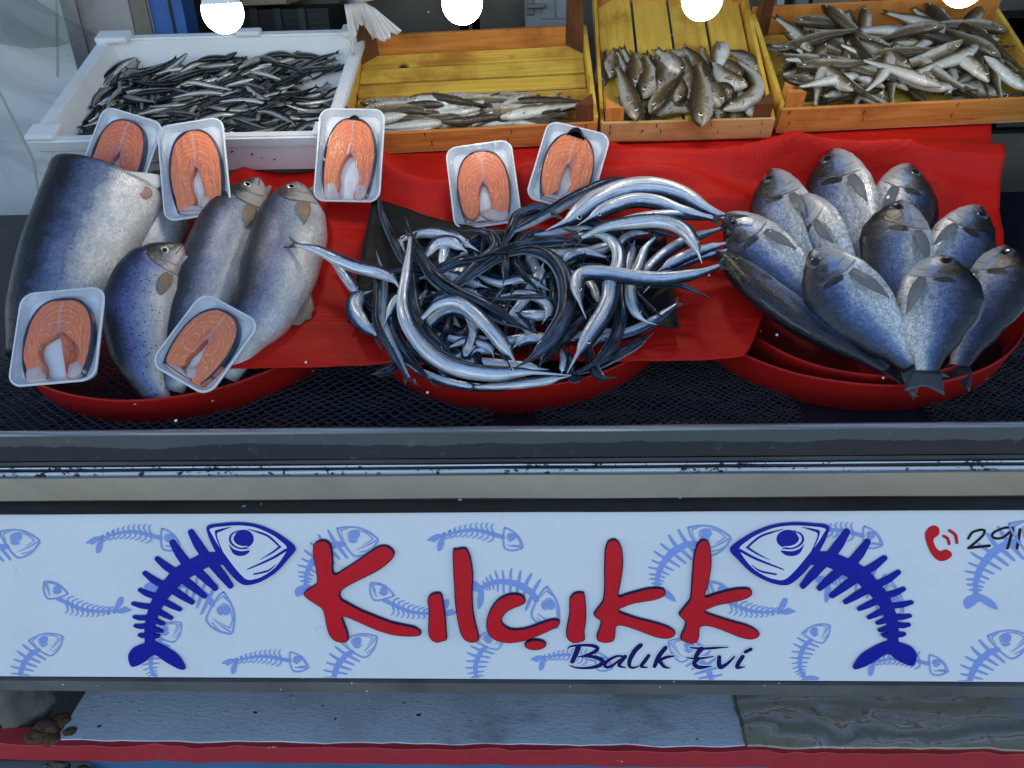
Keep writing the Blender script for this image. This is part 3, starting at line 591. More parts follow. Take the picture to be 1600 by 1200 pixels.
extr('dark_strip', [(ys-.004, zb2-.001), (ys-.006, zb2-.003), (SU.y-.004, SU.z+.001), (SU.y+.004, SU.z-.001)], M['dark_steel'])
SE = SIGN.hit(800, 1079)
extr('bottom_rail', [(SD.y+.004, SD.z-.001), (SD.y-.006, SD.z-.003), (SE.y-.006, SE.z), (SE.y+.03, SE.z-.006)], M['steel'])
# body behind the sign and the bed below the basins
bm = bmesh.new()
for x in (-1,): bbox(bm, (X0, 1.06, SE.z+.01), (X1, 1.9, zat(716, 1.06)-.06))
bmobj('cabinet', bm, M['dark_steel'], ct)
BED = Plane((0, 1.04, zt-.058), 10)
extr('display_bed', [(1.036, zt-.05), (1.045, zt-.057), (1.30, BED.p.z+.26*math.tan(radians(10))), (1.9, BED.p.z+.86*math.tan(radians(10)))], M['bed'])
for px in (232, 800, 1388):
    p = hitz(px, 660, zt-.045); boxobj('bracket', (p.x-.014, 1.075, zt-.055), (p.x+.014, 1.115, zt-.012), M['dark_steel'], ct)
# hidden support that carries the crates
bm = bmesh.new(); bbox(bm, (X0, 1.75, .6), (X1, 1.79, 1.10)); bmobj('crate_rail', bm, M['dark_steel'], ct)

# nets on the bed
def net(name, x0, x1, label, m, cell=.020, r=.0013, seed=0):
    o = BED.p+BED.n*.006; V = []; Fc = []
    def P(i, j):
        x = x0+i*cell*.5; t_ = j*cell*.36
        return Vector((x+.002*noise.noise(Vector((i*.3, j*.3, seed)))*2, 0, 0))+o+BED.e*(t_+.0035*noise.noise(Vector((i*.13, j*.17, seed+4)))*2)+BED.n*(.004+.004*noise.noise(Vector((i*.4, j*.4, seed+7))))
    ni = int((x1-x0)/(cell*.5)); nj = int(.27/(cell*.36))
    for i in range(ni):
        for j in range(nj):
            if (i+j) % 2: continue
            if j < 1.5+2.5*noise.noise(Vector((i*.2, seed, 0))) and seed: continue
            for di in (1, -1):
                a, b = P(i, j), P(i+di, j+1); mid = (a+b)/2-BED.e*.0022; pts = [a, mid, b]
                k0 = len(V)
                for q, p in enumerate(pts):
                    d = (b-a).normalized(); s_ = d.cross(BED.n).normalized(); rr = r*(1.5 if q != 1 else .9)
                    V += [p+s_*rr, p+BED.n*rr, p-s_*rr, p-BED.n*rr*.5]
                for q in range(2):
                    for w in range(4): a_ = k0+q*4+w; b_ = k0+q*4+(w+1) % 4; Fc.append((a_, b_, b_+4, a_+4))
    ob = mk(name, V, Fc, m, None, False); return tag(ob, label, 'net')
net('net', hitz(-20, 640, .83).x-.1, hitz(800, 640, .83).x-.02, 'dark blue wide meshed net spread under the trout and garfish basins', M['net'], .021, .0016, 0)
net('net', hitz(845, 640, .83).x, hitz(1240, 640, .83).x, 'black fine meshed net between the garfish and bream basins', M['net_black'], .014, .0013, 3)
net('net', hitz(1440, 640, .83).x, hitz(1700, 640, .83).x, 'black fine meshed net by the far side of the bream basin', M['net_black'], .014, .0013, 5)

# ------------------------------------------------------------------ basins
def basin(cx_px, front_py, R_, label, depth_=.065, up=0., m='red_plastic', dx=0., base=RIM):
    f_ = base.hit(cx_px, front_py, up); C = f_+base.e*R_; prof = [(.945, -depth_), (.955, -depth_+.004), (.992, -.010), (1.0, -.004), (1.003, 0), (.998, .0025), (.990, .001), (.983, -.006), (.935, -depth_+.008), (0.001, -depth_+.006)]
    V = []; Fc = []; NS = 112; ex = Vector((1, 0, 0))
    for i in range(NS):
        a = 2*pi*i/NS
        for (r, z) in prof:
            k = 1+.004*noise.noise(Vector((cos(a)*2, sin(a)*2, cx_px)))
            V.append(C+(ex*cos(a)+base.e*sin(a))*(r*R_*k)+base.n*(z+.002*noise.noise(Vector((cos(a)*3, sin(a)*3, cx_px+5)))))
    K = len(prof)
    for i in range(NS):
        for j in range(K-1): a = i*K+j; b = ((i+1) % NS)*K+j; Fc.append((a, b, b+1, a+1))
    b0 = [i*K for i in range(NS)]; Fc.append(tuple(reversed(b0)))
    e = empty('basin', C, label, 'basin', None); o = mk('shell', V, Fc, M[m], e, True); bpy.data.objects.remove(e)
    o.location = C; o.parent = None; o.name = 'basin'; return tag(o, label, 'basin'), C
basin(200, 627, .325, 'red plastic basin holding the trout and two steak trays')
basin(800, 607, .288, 'red plastic basin heaped with silver garfish')
bq, CR = basin(1398, 603, .300, 'larger red plastic basin under the bream, the outer of two')
basin(1400, 588, .222, 'smaller red basin nested inside the outer bream basin', .05, .001)

# ------------------------------------------------------------------ red cloth and black sheet
BC = CL.hit(805, 415)
def cloth():
    xl_, xr = CL.hit(300, 420).x, CL.hit(1570, 400).x; xr2 = CL.hit(1552, 200).x; tr2 = (CL.hit(1552, 200)-CL.p).dot(CL.e); tr1 = (CL.hit(1570, 400)-CL.p).dot(CL.e)
    t0 = (CL.hit(500, 567)-CL.p).dot(CL.e); t1 = .655; NX, NT = 170, 90
    fb = CL.hit(522, 263); xfb = fb.x; tfb = (fb-CL.p).dot(CL.e)+.004
    xa, xb = CL.hit(1180, 550).x, CL.hit(1260, 470).x
    V = []; UV = []; Fc = []
    for i in range(NX+1):
        x = xl_+(xr-xl_)*i/NX
        k = min(1, max(0, (x-xa)/(xb-xa))); k = k*k*(3-2*k)
        f0 = t0+.24*k+.003*noise.noise(Vector((x*6, 0, 2)))+(.012*(x/.8))
        for j in range(NT+1):
            t1x = t1 if x > xfb+.03 else tfb if x < xfb-.02 else tfb+(t1-tfb)*(x-xfb+.02)/.05
            t_ = f0+(t1x-f0)*(j/NT); xx = x+(xr2-xr)*((t_-tr1)/(tr2-tr1))*max(0, i/NX-.5)*2+(.008*noise.noise(Vector((t_*5, 1, i/NX)))*(i/NX)**12)
            p = Vector((xx, t_*1.0, 0))
            r1 = 1-abs(noise.noise(Vector((x*2.2+t_*3.5, t_*6-x*1.2, 4.))));  r2 = 1-abs(noise.noise(Vector((x*3.1-t_*2, t_*8+x*2., 9.))))
            w = min(1, max(0, (t_-.36)/.12))*min(1, max(0, (.60-t_)/.10)); fl_ = min(1, max(.15, (.62-t_)/.10))
            h = (.066*w+.009)*max(0, r1-.5)**1.6*2.4+(.048*w+.006)*max(0, r2-.55)**1.5*2.2+.006*noise.noise(Vector((x*5, t_*7, 1)))+.0025*noise.noise(Vector((x*18, t_*22, 7)))
            h *= fl_
            if t_-f0 < .052: h += .0022
            # it sinks between the basins
            sag = 0
            for xc in (-.60, .02, .62): sag += .0
            bx = (x-BC.x)/.31; bt = (t_-(BC-CL.p).dot(CL.e))/.215; kb = max(0, 1-(bx*bx+bt*bt)**2); h = h*(1-kb)-.006*kb
            V.append(CL.p+Vector((x, 0, 0))+Vector((xx-x, 0, 0))+CL.e*t_+CL.n*(h-.012-sag)); UV.append((x, t_))
    for i in range(NX):
        for j in range(NT): a = i*(NT+1)+j; Fc.append((a, a+NT+1, a+NT+2, a+1))
    V = [v+Vector((0, 0, 0)) for v in V]
    o = mk('tablecloth', V, Fc, M['cloth'], None, True)
    md = o.modifiers.new('thickness', 'SOLIDIFY'); md.thickness = .0014; md.offset = -1
    return tag(o, 'wrinkled red oilcloth spread under the fish, basins to crates', 'cloth')
CL.p = Vector((0, CL.p.y, CL.p.z))
cloth()
def black_sheet():
    TL, BL, BR, TR = (CL.hit(*p) for p in ((583, 314, .020), (543, 508, .006), (1061, 517, .006), (1040, 372, .008)))
    V = []; Fc = []; N = 40
    for i in range(N+1):
        for j in range(N+1):
            a, b = i/N, j/N; p = TL.lerp(TR, a).lerp(BL.lerp(BR, a), b)
            p = p-CL.e*(.05*sin(pi*a)*(1-b)*1.0)+CL.n*(.006+.006*noise.noise(Vector((a*5, b*5, 3)))+.004*noise.noise(Vector((a*13, b*9, 5))))
            if b > .8: p = p+CL.e*(.004*noise.noise(Vector((a*20, 0, 8))))
            V.append(p)
    for i in range(N):
        for j in range(N): a = i*(N+1)+j; Fc.append((a, a+1, a+N+2, a+N+1))
    o = mk('plastic_sheet', V, Fc, M['black_paper'], None, True); md = o.modifiers.new('thickness', 'SOLIDIFY'); md.thickness = .001
    return tag(o, 'black plastic sheet laid on the red cloth under the garfish', 'sheet')
black_sheet()

# ------------------------------------------------------------------ crates
def frame_at(pl, pr, slope, twist=0.):
    O = CL.hit(*pl); Rr = CL.hit(*pr); ex = (Rr-O); Wd = ex.length; ex.normalize()
    a = radians(slope); ey = Vector((0, cos(a), sin(a))); ey = (ey-ex*ey.dot(ex)).normalized(); en = ex.cross(ey)
    m = Matrix(((ex.x, ey.x, en.x, O.x), (ex.y, ey.y, en.y, O.y), (ex.z, ey.z, en.z, O.z), (0, 0, 0, 1)))
    return m, Wd
def post3(name, x, y, dx, dy, z0, z1, m, parent, mtx=None):
    """triangular corner post"""
    V = [(x, y, z0), (x+dx, y, z0), (x, y+dy, z0), (x, y, z1), (x+dx, y, z1), (x, y+dy, z1)]
    if dx*dy > 0: Fc = [(2, 1, 0), (3, 4, 5), (0, 1, 4, 3), (1, 2, 5, 4), (2, 0, 3, 5)]
    else: Fc = [(0, 1, 2), (5, 4, 3), (3, 4, 1, 0), (4, 5, 2, 1), (5, 3, 0, 2)]
    return link(name, mesh(name, [Vector(v) for v in V], Fc, m, False), parent)
def crate(label, pl, pr, slope, D, Hf, Hb, Hs, floor, fl_mat, front_mat, back_mat, side_mat, nb, postH, posts, th=.008):
    m, Wd = frame_at(pl, pr, slope); e = empty('fish_crate', (0, 0, 0), label, 'crate', None, m); bpy.context.view_layer.update()
    rs = random.Random(label); g = .0036
    if floor == 'x':
        bw = (D-2*th)/nb
        for i in range(nb):
            y0 = th+i*bw; boxobj('floor_board', (th, y0+g*rs.uniform(.5, 2.2), .002+rs.uniform(0, .003)), (Wd-th, y0+bw-g*rs.uniform(.5, 2.2), .011+rs.uniform(-.001, .0015)), M[fl_mat+'_x'], e, .0012, .0012)
    else:
        bw = (Wd-2*th)/nb
        for i in range(nb):
            x0 = th+i*bw; boxobj('floor_board', (x0+g*rs.uniform(.3, 1.6), th, .002+rs.uniform(0, .003)), (x0+bw-g*rs.uniform(.3, 1.6), D-th, .011+rs.uniform(-.001, .0015)), M[fl_mat+'_y'], e, .0012, .0012)
    boxobj('front_board', (0, -.001, 0), (Wd, th-.002, Hf), M[front_mat+'_x'], e, .0012, .001)
    boxobj('under_board', (.003, .001, -.006), (Wd-.003, th+.03, -.0008), M['pale_x'], e, .001, .001)
    if Hb: boxobj('back_board', (0, D-th+.002, 0), (Wd, D+.001, Hb), M[back_mat+'_x'], e, .0012, .001)
    for s in (0, 1):
        if Hs[s]: boxobj('side_board', (s*Wd-(th-.001)*s-.001*(1-s), th, .0), (s*Wd+(th-.001)*(1-s)+.001*s, D-th+.001, Hs[s]), M[side_mat[s]+'_y'], e, .0012, .001)
    for (cx, cy, mm) in posts:
        x = th+.0005 if cx == 0 else Wd-th-.0005; y = th if cy == 0 else D-th
        post3('corner_post', x, y, .036*(1 if cx == 0 else -1), .036*(1 if cy == 0 else -1), .012, postH[cy], M[mm+'_z'], e)
    bm = bmesh.new()
    for xx in (.018, Wd*.33, Wd*.66, Wd-.018):
        for k in range(2):
            a = xx+rs.uniform(-.008, .008); z = Hf*(.3+.4*k)+rs.uniform(-.006, .006); bbox(bm, (a, -.0018, z), (a+.0012, -.0008, z+.010), 0, .0006)
    bmobj('staple', bm, M['nail'], e)
    return m, Wd, e
c2, W2, _ = crate('orange crate with yellow slatted floor, half empty, small fish along its front', (543, 240), (932, 221), 27, .335, .046, .056, (.056, .056), 'x', 'ylw', 'pine', 'pine', ('ylw', 'ylw'), 6, (.085, .15), ((0, 0, 'brn'), (1, 0, 'brn'), (0, 1, 'brn'), (1, 1, 'brn')))
c3, W3, _ = crate('tall yellow crate standing lengthwise, pale front board, fish heads hanging over it', (938, 220), (1204, 213), 30, .47, .045, .06, (.042, .042), 'y', 'ylw', 'pale', 'pine', ('ylw', 'ylw'), 4, (.075, .07), ((0, 0, 'pine'), (1, 0, 'brn'), (0, 1, 'pine'), (1, 1, 'pine')))
c4, W4, _ = crate('wide orange crate full of brown backed fish, beside the tall yellow crate', (1212, 205), (1622, 186), 27, .335, .052, .075, (.062, .062), 'x', 'ylw', 'pine', 'pine', ('ylw', 'ylw'), 6, (.085, .15), ((0, 0, 'pine'), (1, 0, 'brn'), (0, 1, 'brn'), (1, 1, 'pine')))
# foam box
fbm, FW = frame_at((98, 272), (522, 265), 22)
def foam_box():
    D, H, w = .385, .092, .024; e = empty('foam_box', (0, 0, 0), 'white polystyrene box of anchovies with notched rim', 'box', None, fbm)
    bm = bmesh.new(); fl = .02
    def ring(z, ex_): return [bm.verts.new(v) for v in ((-ex_, -ex_*.8, z), (FW+ex_, -ex_*.8, z), (FW+ex_, D+ex_*.8, z), (-ex_, D+ex_*.8, z))]
    A = ring(0, 0); B = ring(H*.72, fl*.72); B2 = ring(H*.74, fl*.74+.006); Cc = ring(H, fl+.006)
    I = ring(H, fl-w+.002); J = ring(.025, -w)
    for p, q in ((A, B), (B, B2), (B2, Cc), (Cc, I), (I, J)):
        for k in range(4): bm.faces.new((p[k], p[(k+1) % 4], q[(k+1) % 4], q[k]))
    bm.faces.new(A[::-1]); bm.faces.new(J)
    bmesh.ops.recalc_face_normals(bm, faces=bm.faces)
    bmesh.ops.bevel(bm, geom=list(bm.edges), offset=.004, segments=3, affect='EDGES')
    bmobj('shell', bm, M['foam'], e, False)
    for (x0, x1, y0, y1, hh) in ((-fl-.005, .035, -fl*.8-.004, .03, .010), (-fl-.005, .05, D-.02, D+fl*.8+.004, .012), (FW*.52, FW*.62, D-.005, D+fl*.8+.003, .010), (FW-.03, FW+fl+.004, D-.02, D+fl*.8+.004, .012), (FW-.02, FW+fl+.004, -fl*.8-.004, .02, .008)):
        bm = bmesh.new(); bbox(bm, (x0, y0, H-.002), (x1, y1, H+hh), .005); bmobj('rim_lug', bm, M['foam'], e)
    return e
foam_box(); bpy.context.view_layer.update()

# ------------------------------------------------------------------ small fish in the crates
def small_variants(kind, L, D, n, N=26, R=12, skin=None, tailf=(.5, .7), bend=.10, seed=1):
    rs = random.Random(seed); out = []
    for i in range(n):
        bz, by = rs.uniform(-bend, bend)*L, rs.uniform(-bend, bend)*L
        pts = [Vector((-L/2, by*.6, 0)), Vector((-L*.15, -by*.5, bz*.3)), Vector((L*.2, -by*.4, bz*.5)), Vector((L/2, by*.4, 0))]
        b = Body(pts, D, kind, 1, 0, Vector((0, 0, 1)), N, R); V, Fc, UV = list(b.V), list(b.F), list(b.UV)
        def add(g, uvv=None):
            k = len(V); V.extend(g[0]); Fc.extend([tuple(q+k for q in f) for f in g[1]]); UV.extend(uvv if uvv else [(.02, .75)]*len(g[0]))
        tg = tail_geo(b, tailf[0]*D, tailf[1]*D, .5); add(tg)
        if kind == 'whiting':
            pg = pect_geo(b, .74, -.15, D*.5, D*.2, 12, .0015); add(pg, [(.5, .46)]*len(pg[0])); dg = dorsal_geo(b, .3, .72, D*.16, True, 10); add(dg, [(.4, .85)]*len(dg[0]))
        me = mesh(kind, V, Fc, M[skin or kind], True, UV); ey = None
        if kind == 'whiting':
            p, t_, d, l, up, lo = b.at(.895, .25); Ve, Fe, fe = eye_geo(p-l*.0004, t_, d, l, .115*D, .35); k = len(Ve)
            c0, _t, _d, _l = b.fr[0][:4]
            # the same eye on the hidden flank
            p2 = p-l*(2*(p-b.c[min(len(b.c)-1, int(.895*len(b.c)))]).dot(l)); V2, F2, f2 = eye_geo(p2+l*.0004, t_, d, -l, .115*D, .35)
            ey = mesh('eye', Ve+V2, Fe+[tuple(q+k for q in f) for f in F2], [M['iris'], M['pupil']], True, None, fe+f2)
        out.append((me, ey))
    return out
def place(name, var, mtx, label, group, cat='fish'):
    o = link(name, var[0], None, mtx); tag(o, label, cat, group)
    if var[1]: link('eye', var[1], o)
    return o
def orient(mfr, x, y, z, yaw, pitch, roll):
    """fish matrix in a crate frame; yaw 0 points the head along the crate's width"""
    return mfr @ Matrix.Translation((x, y, z)) @ Matrix.Rotation(yaw, 4, 'Z') @ Matrix.Rotation(pitch, 4, 'Y') @ Matrix.Rotation(roll, 4, 'X')
anc = small_variants('anchovy', .108, .0165, 10, 22, 10, None, (.7, .8), .13, 3)
def look(roll):
    s_ = sin(roll); return 'back up' if s_ > .6 else 'belly up' if s_ < -.3 else 'on its side'
def an_label(x, y, yaw, roll, lay):
    a = ('by the marble', 'below the bulb', 'in the middle', 'near the crate', 'by the crate')[min(4, int(x/FW*5))] if x > FW*.12 else 'in the marble corner'
    d = ('in front', 'midway', 'far back')[min(2, int(y/.12))]
    h_ = 'facing back' if sin(yaw) > .6 else 'facing forward' if sin(yaw) < -.6 else 'facing the marble' if cos(yaw) < 0 else 'facing the crates'
    return 'anchovy %s, %s, %s %s, %s' % (look(roll), h_, a, d, 'on top' if lay > .6 else 'underneath' if lay < .3 else 'half covered')
def cr_label(kind, ends, x, y, Wd, D_, yaw, roll, lay):
    a = ends[min(len(ends)-1, int(x/Wd*len(ends)))]; d = ('in front', 'midway', 'far back')[min(2, max(0, int(y/D_*3)))]
    h_ = 'facing back' if sin(yaw) > .6 else 'facing forward' if sin(yaw) < -.6 else 'facing the boxes' if cos(yaw) < 0 else 'facing the basket'
    return '%s %s, %s, %s %s, %s' % (kind, look(roll), h_, a, d, 'on top' if lay > .6 else 'underneath' if lay < .3 else 'half covered')
rs = random.Random(5); NA = 290
def anch_h(x, y):
    return .030+.012*sin(pi*min(1, max(0, x/FW)))+.016*(y/.4)+.010*noise.noise(Vector((x*7, y*7, 2)))
for i in range(NA):
    lay = i/NA; x = rs.uniform(.0, FW-.035); y = rs.uniform(.0, .345)
    dens = (y < .30) or rs.random() < .8
    yaw = rs.gauss(.25 if x > .2 else .7, .6)+(pi if rs.random() < .5 else 0)
    if x < .10 and rs.random() < .6: yaw = rs.gauss(1.3, .35)+(pi if rs.random() < .5 else 0)
    m_ = .050*abs(cos(yaw)); x = min(FW-.010-m_, max(.004+m_, x)); y = min(.36-.05*abs(sin(yaw)), max(.002+.046*abs(sin(yaw)), y))
    roll = rs.choice((0, .25, -.35, 1.0, pi, pi+.4, -.9))+rs.uniform(-.3, .3)
    place('anchovy', anc[i % 10], orient(fbm, x, y, anch_h(x, y)-.016+.030*lay, yaw, rs.gauss(0, .13), roll), an_label(x, y, yaw, roll, lay), 'anchovies heaped in the foam box')
wh = small_variants('whiting', .165, .041, 8, 30, 14, None, (.45, .22), .10, 8)
whs = small_variants('whiting', .160, .032, 6, 30, 14, None, (.5, .4), .10, 9)
rs = random.Random(12)
# crate 2: lying along the front
G2 = 'small fish lying along the half empty crate'
n2 = 46
for i in range(n2):
    lay = i/n2; x = .07+(W2-.15)*((i*.618) % 1); y = .125-.10*((i*.37) % 1)+rs.uniform(-.012, .012); y = max(.028, y)
    yaw = rs.gauss(.08, .17)+(pi if rs.random() < .65 else 0)
    ro = rs.choice((-.5, -.2, .5, .9, pi+.2, pi-.3))+rs.uniform(-.2, .2)
    place('whiting', whs[i % 6], orient(c2, min(W2-.10, max(.10, x)), y, .020+.030*lay*min(1, (.16-y)/.08)+.004*rs.random(), yaw, rs.gauss(0, .05), ro), cr_label('small fish', ('by the foam box', 'left of the middle bulb', 'below the bulb', 'by the tall crate'), x, y, W2, .14, yaw, ro, lay).replace('left of the middle bulb', 'before the bulb'), G2)
# crate 3: heads towards the viewer, laid one by one
G3 = 'fish fanned heads down in the tall yellow crate'
P3 = Plane((0, 0, 0), 0); P3.p = c3.translation.copy(); P3.n = (c3.to_3x3() @ Vector((0, 0, 1))).normalized()
def crate_fish(path, w, h, roll, side, label):
    pts = [P3.hit(920+x/5.333, 60+y/5.333, hh) for (x, y), hh in zip(path, [h+(h2-h)*k/(len(path)-1) for k, h2 in [(k, h+.008) for k in range(len(path))]])]
    D = w/5.333*mpp(pts[len(pts)//2])*1.68; m_ = pts[len(pts)//2]; nn = ((CAM-m_).normalized()*.6+P3.n*.4).normalized()
    b = Body(pts, D, 'whiting', side, roll-14, nn, 34, 16); e = empty('whiting', b.mid, label+' in the tall crate', 'fish', G3)
    mk('body', b.V, b.F, M['whiting'], e, True, b.UV)
    V, Fc, UV = tail_geo(b, .4*D, .45*D, .3); mk('tail_fin', V, Fc, M['fin_trout'], e, True, UV)
    p, t_, d, l, up, lo = b.at(.895, .22); V, Fc, fm = eye_geo(p-l*.0004, t_, d, l, .105*D, .35); mk('eye', V, Fc, [M['iris'], M['pupil']], e, True, None, fm)
    V, Fc, UV = pect_geo(b, .74, -.2, .45*D, .17*D, 14, .002); mk('pectoral_fin', V, Fc, M['fin_trout'], e, True, UV)
for path, w, h, roll, side, lb in (
 ([(130, 120), (112, 250), (120, 400)], 80, .020, 50, 1, 'brown backed fish along the yellow side board'),
 ([(225, 100), (200, 200), (185, 330)], 88, .024, 15, 1, 'pale fish next to the one along the side board'),
 ([(950, 90), (960, 200), (990, 340)], 84, .020, -20, 1, 'white bellied fish at the back behind the hanging snout'),
 ([(1150, 110), (1290, 150), (1420, 270)], 76, .018, 10, 1, 'slim pale fish pointing to the far side board at the back'),
 ([(1370, 290), (1430, 340), (1460, 420)], 66, .020, 0, 1, 'small fish tucked against the far side board'),
 ([(700, 100), (760, 130), (830, 170)], 70, .016, -20, 1, 'short pale fish high at the back of the heap'),
 ([(300, 160), (290, 240), (300, 320)], 70, .018, 60, 1, 'dark fish sunk between two pale ones'),
 ([(1300, 170), (1330, 280), (1380, 400)], 76, .018, 20, -1, 'fish under the curled one by the brown post'),
 ([(380, 140), (385, 270), (385, 425)], 120, .030, 30, -1, 'broad brown fish, snout at mid heap, by the dark one'),
 ([(470, 160), (490, 310), (450, 495)], 112, .034, 26, -1, 'broad fish with a pale cheek, second broad one'),
 ([(560, 175), (620, 290), (575, 430)], 112, .030, 30, -1, 'broad fish turned to its neighbour, third broad one'),
 ([(580, 105), (690, 190), (770, 300)], 104, .034, -12, 1, 'white flanked fish lying aslant at the top of the heap'),
 ([(790, 165), (845, 330), (838, 500)], 92, .036, 20, 1, 'fish with silver cheek hanging straight, mid crate'),
 ([(800, 85), (880, 160), (945, 270), (1000, 395)], 92, .034, 40, 1, 'long brown fish slanting across the back'),
 ([(1110, 170), (1180, 245), (1270, 330)], 92, .026, 30, 1, 'yellowish fish under the slanting pale one'),
 ([(1060, 290), (1080, 160), (1098, 35)], 102, .038, -15, 1, 'fish pointing its pale snout up and back'),
 ([(1045, 190), (1110, 300), (1210, 365), (1325, 395)], 100, .042, 4, 1, 'pale fish bent towards the brown corner post'),
 ([(1055, 360), (1120, 420), (1190, 480)], 94, .034, 50, 1, 'brown fish nosing under the curled one'),
 ([(1240, 210), (1350, 300), (1392, 420), (1300, 525), (1115, 595)], 92, .034, -8, -1, 'curled fish round the brown post corner'),
 ([(250, 500), (280, 590), (345, 655)], 76, .022, 20, 1, 'small pale fish low behind the orange post'),
 ([(560, 480), (500, 570), (430, 640)], 76, .022, 60, 1, 'dark fish low at the front board'),
 ([(860, 505), (700, 560), (555, 625)], 66, .026, -40, 1, 'white bellied fish lying along the front board'),
 ([(880, 620), (720, 605), (560, 640)], 58, .022, -40, 1, 'thin white fish lying lowest along the front board'),
 ([(800, 580), (950, 600), (1100, 615)], 66, .022, 20, -1, 'fish with a round eye low beside the hanging snout'),
 ([(760, 320), (765, 430), (735, 530)], 92, .044, 10, 1, 'fish with a big silver cheek beside the slanting brown one'),
 ([(980, 340), (1040, 460), (1105, 560)], 118, .040, 0, 1, 'pale fish snout down next to the hanging snout'),
 ([(250, 255), (320, 420), (372, 560), (402, 672)], 100, .052, 22, 1, 'slim pale fish by the orange post, snout over the board'),
 ([(780, 285), (660, 430), (515, 620)], 104, .054, 55, 1, 'brown fish slanting across the middle, back up'),
 ([(905, 230), (930, 420), (925, 580), (935, 730)], 128, .060, 28, -1, 'biggest fish, snout hanging over the pale front board')):
    crate_fish(path, w, h, roll, side, lb)
for i in range(20):
    x = .045+(W3-.09)*((i*.618+.2) % 1); y = .055+.10*((i*.37) % 1); yaw = -pi/2+rs.gauss(0, .35); ro = rs.choice((.2, -.3, .6))
    place('whiting', whs[i % 6], orient(c3, x, y+.02, .020+.006*(i % 3), yaw, rs.gauss(0, .05), ro), cr_label('buried fish', ('by the orange post', 'second quarter', 'below the bulb', 'by the brown post'), x, y-.05, W3, .11, yaw, ro, 0.), G3)
# crate 4: jumbled
G4 = 'brown fish jumbled in the wide crate'
n4 = 125
for i in range(n4):
    lay = i/n4; x = .05+(W4-.10)*((i*.618+.3) % 1); y = .27-.235*((i*.414+.2) % 1)
    yaw = rs.gauss(-.55, .5)+(pi if rs.random() < .45 else 0)
    if rs.random() < .2: yaw = rs.gauss(1.2, .3)
    m_ = .09*abs(cos(yaw)); x = min(W4-.02-m_, max(.02+m_, x)); y = min(.325-.08*abs(sin(yaw)), max(.012+.08*abs(sin(yaw)), y))
    ro = rs.choice((0, .4, .8, -.4, -.2, pi+.3, .2))+rs.uniform(-.3, .3)
    place('whiting', whs[i % 6], orient(c4, x, y, .022+.062*lay-.012*(y/.33), yaw, rs.gauss(0, .14), ro), cr_label('jumbled fish', ('by the tall crate', 'near the post', 'in the middle', 'below the bulb', 'by the end'), x, y, W4, .34, yaw, ro, lay), G4)

# ------------------------------------------------------------------ trout and salmon
TR_ = dict(kind='trout', eye=(.905, .22, .062), irism='iris', finm='fin_trout')
big_fish('trout', [(176, 470, .0), (205, 405, .010), (240, 335, .018), (262, 268, .022)], 108, skin='trout', side=1, roll=8, label='mostly hidden trout between the headless salmon and a steak tray', pect=(.75, -.25, .52, .19, 22), **TR_)
big_fish('trout', [(266, 610, -.02), (288, 545, .010), (325, 445, .024), (358, 358, .030), (403, 279, .036)], 113, skin='trout', side=1, roll=9, label='silver trout on the red cloth in the middle, its tail behind the tilted steak tray', pect=(.79, -.34, .44, .19, 12), anal=(.22, .34, .16), gape=16, **TR_)
big_fish('trout', [(350, 588, -.020), (380, 535, .010), (418, 470, .024), (446, 375, .028), (464, 286, .034)], 126, skin='trout', side=1, roll=8, label='palest plump trout next to the garfish, open mouth up on the cloth', pect=(.79, -.28, .42, .18, 12), anal=(.28, .42, .16), gape=22, **TR_)
e, sb = big_fish('salmon', [(78, 560, .020), (92, 480, .044), (116, 400, .064), (168, 288, .090)], 178, 'salmon', 'salmon', 1, 8, 'thick headless salmon body with dark blue back in the trout basin', u1=.80, N=50, R=28)
# cut face and the fin scar
c, t_, d, l, up, lo, th = sb.fr[-1]
M['flesh'] = grimy('cut salmon flesh', (.55, .20, .10), .4, sc=30, amt=.4, dark=(.5, .35, .3), bmp=.4)
K = len(sb.c)-1; ring = sb.V[K*sb.R:(K+1)*sb.R]; V = [c+t_*.003+(p-c)*.94 for p in ring]+[c+t_*.002+(p-c)*.99 for p in ring]+[c-t_*.006]
n_ = sb.R; mk('cut_face', V, [(i, (i+1) % n_, n_+(i+1) % n_, n_+i) for i in range(n_)]+[(i, 2*n_, (i+1) % n_) for i in range(n_)], M['flesh'], e)
M['scar'] = grimy('pink fin scar', (.38, .20, .18), .4, sc=60, amt=.6, dark=(.16, .06, .05), bmp=.5)
p, t2, d2, l2, up, lo = sb.at(.755, -.66); nr = 16; V = []; Fc = []
for (q, hh) in ((1.0, -.001), (.85, .002), (.45, .0012)):
    for k in range(nr):
        a = 2*pi*k/nr; V.append(p+t2*(.014*q*cos(a))+d2*(.014*q*sin(a))+(l2*.75-d2*.3).normalized()*hh)
V.append(p+l2*.001)
for i in range(2):
    for k in range(nr): Fc.append((i*nr+k, i*nr+(k+1) % nr, (i+1)*nr+(k+1) % nr, (i+1)*nr+k))
for k in range(nr): Fc.append((2*nr+k, 2*nr+(k+1) % nr, 3*nr))
mk('fin_scar', V, Fc, M['scar'], e)
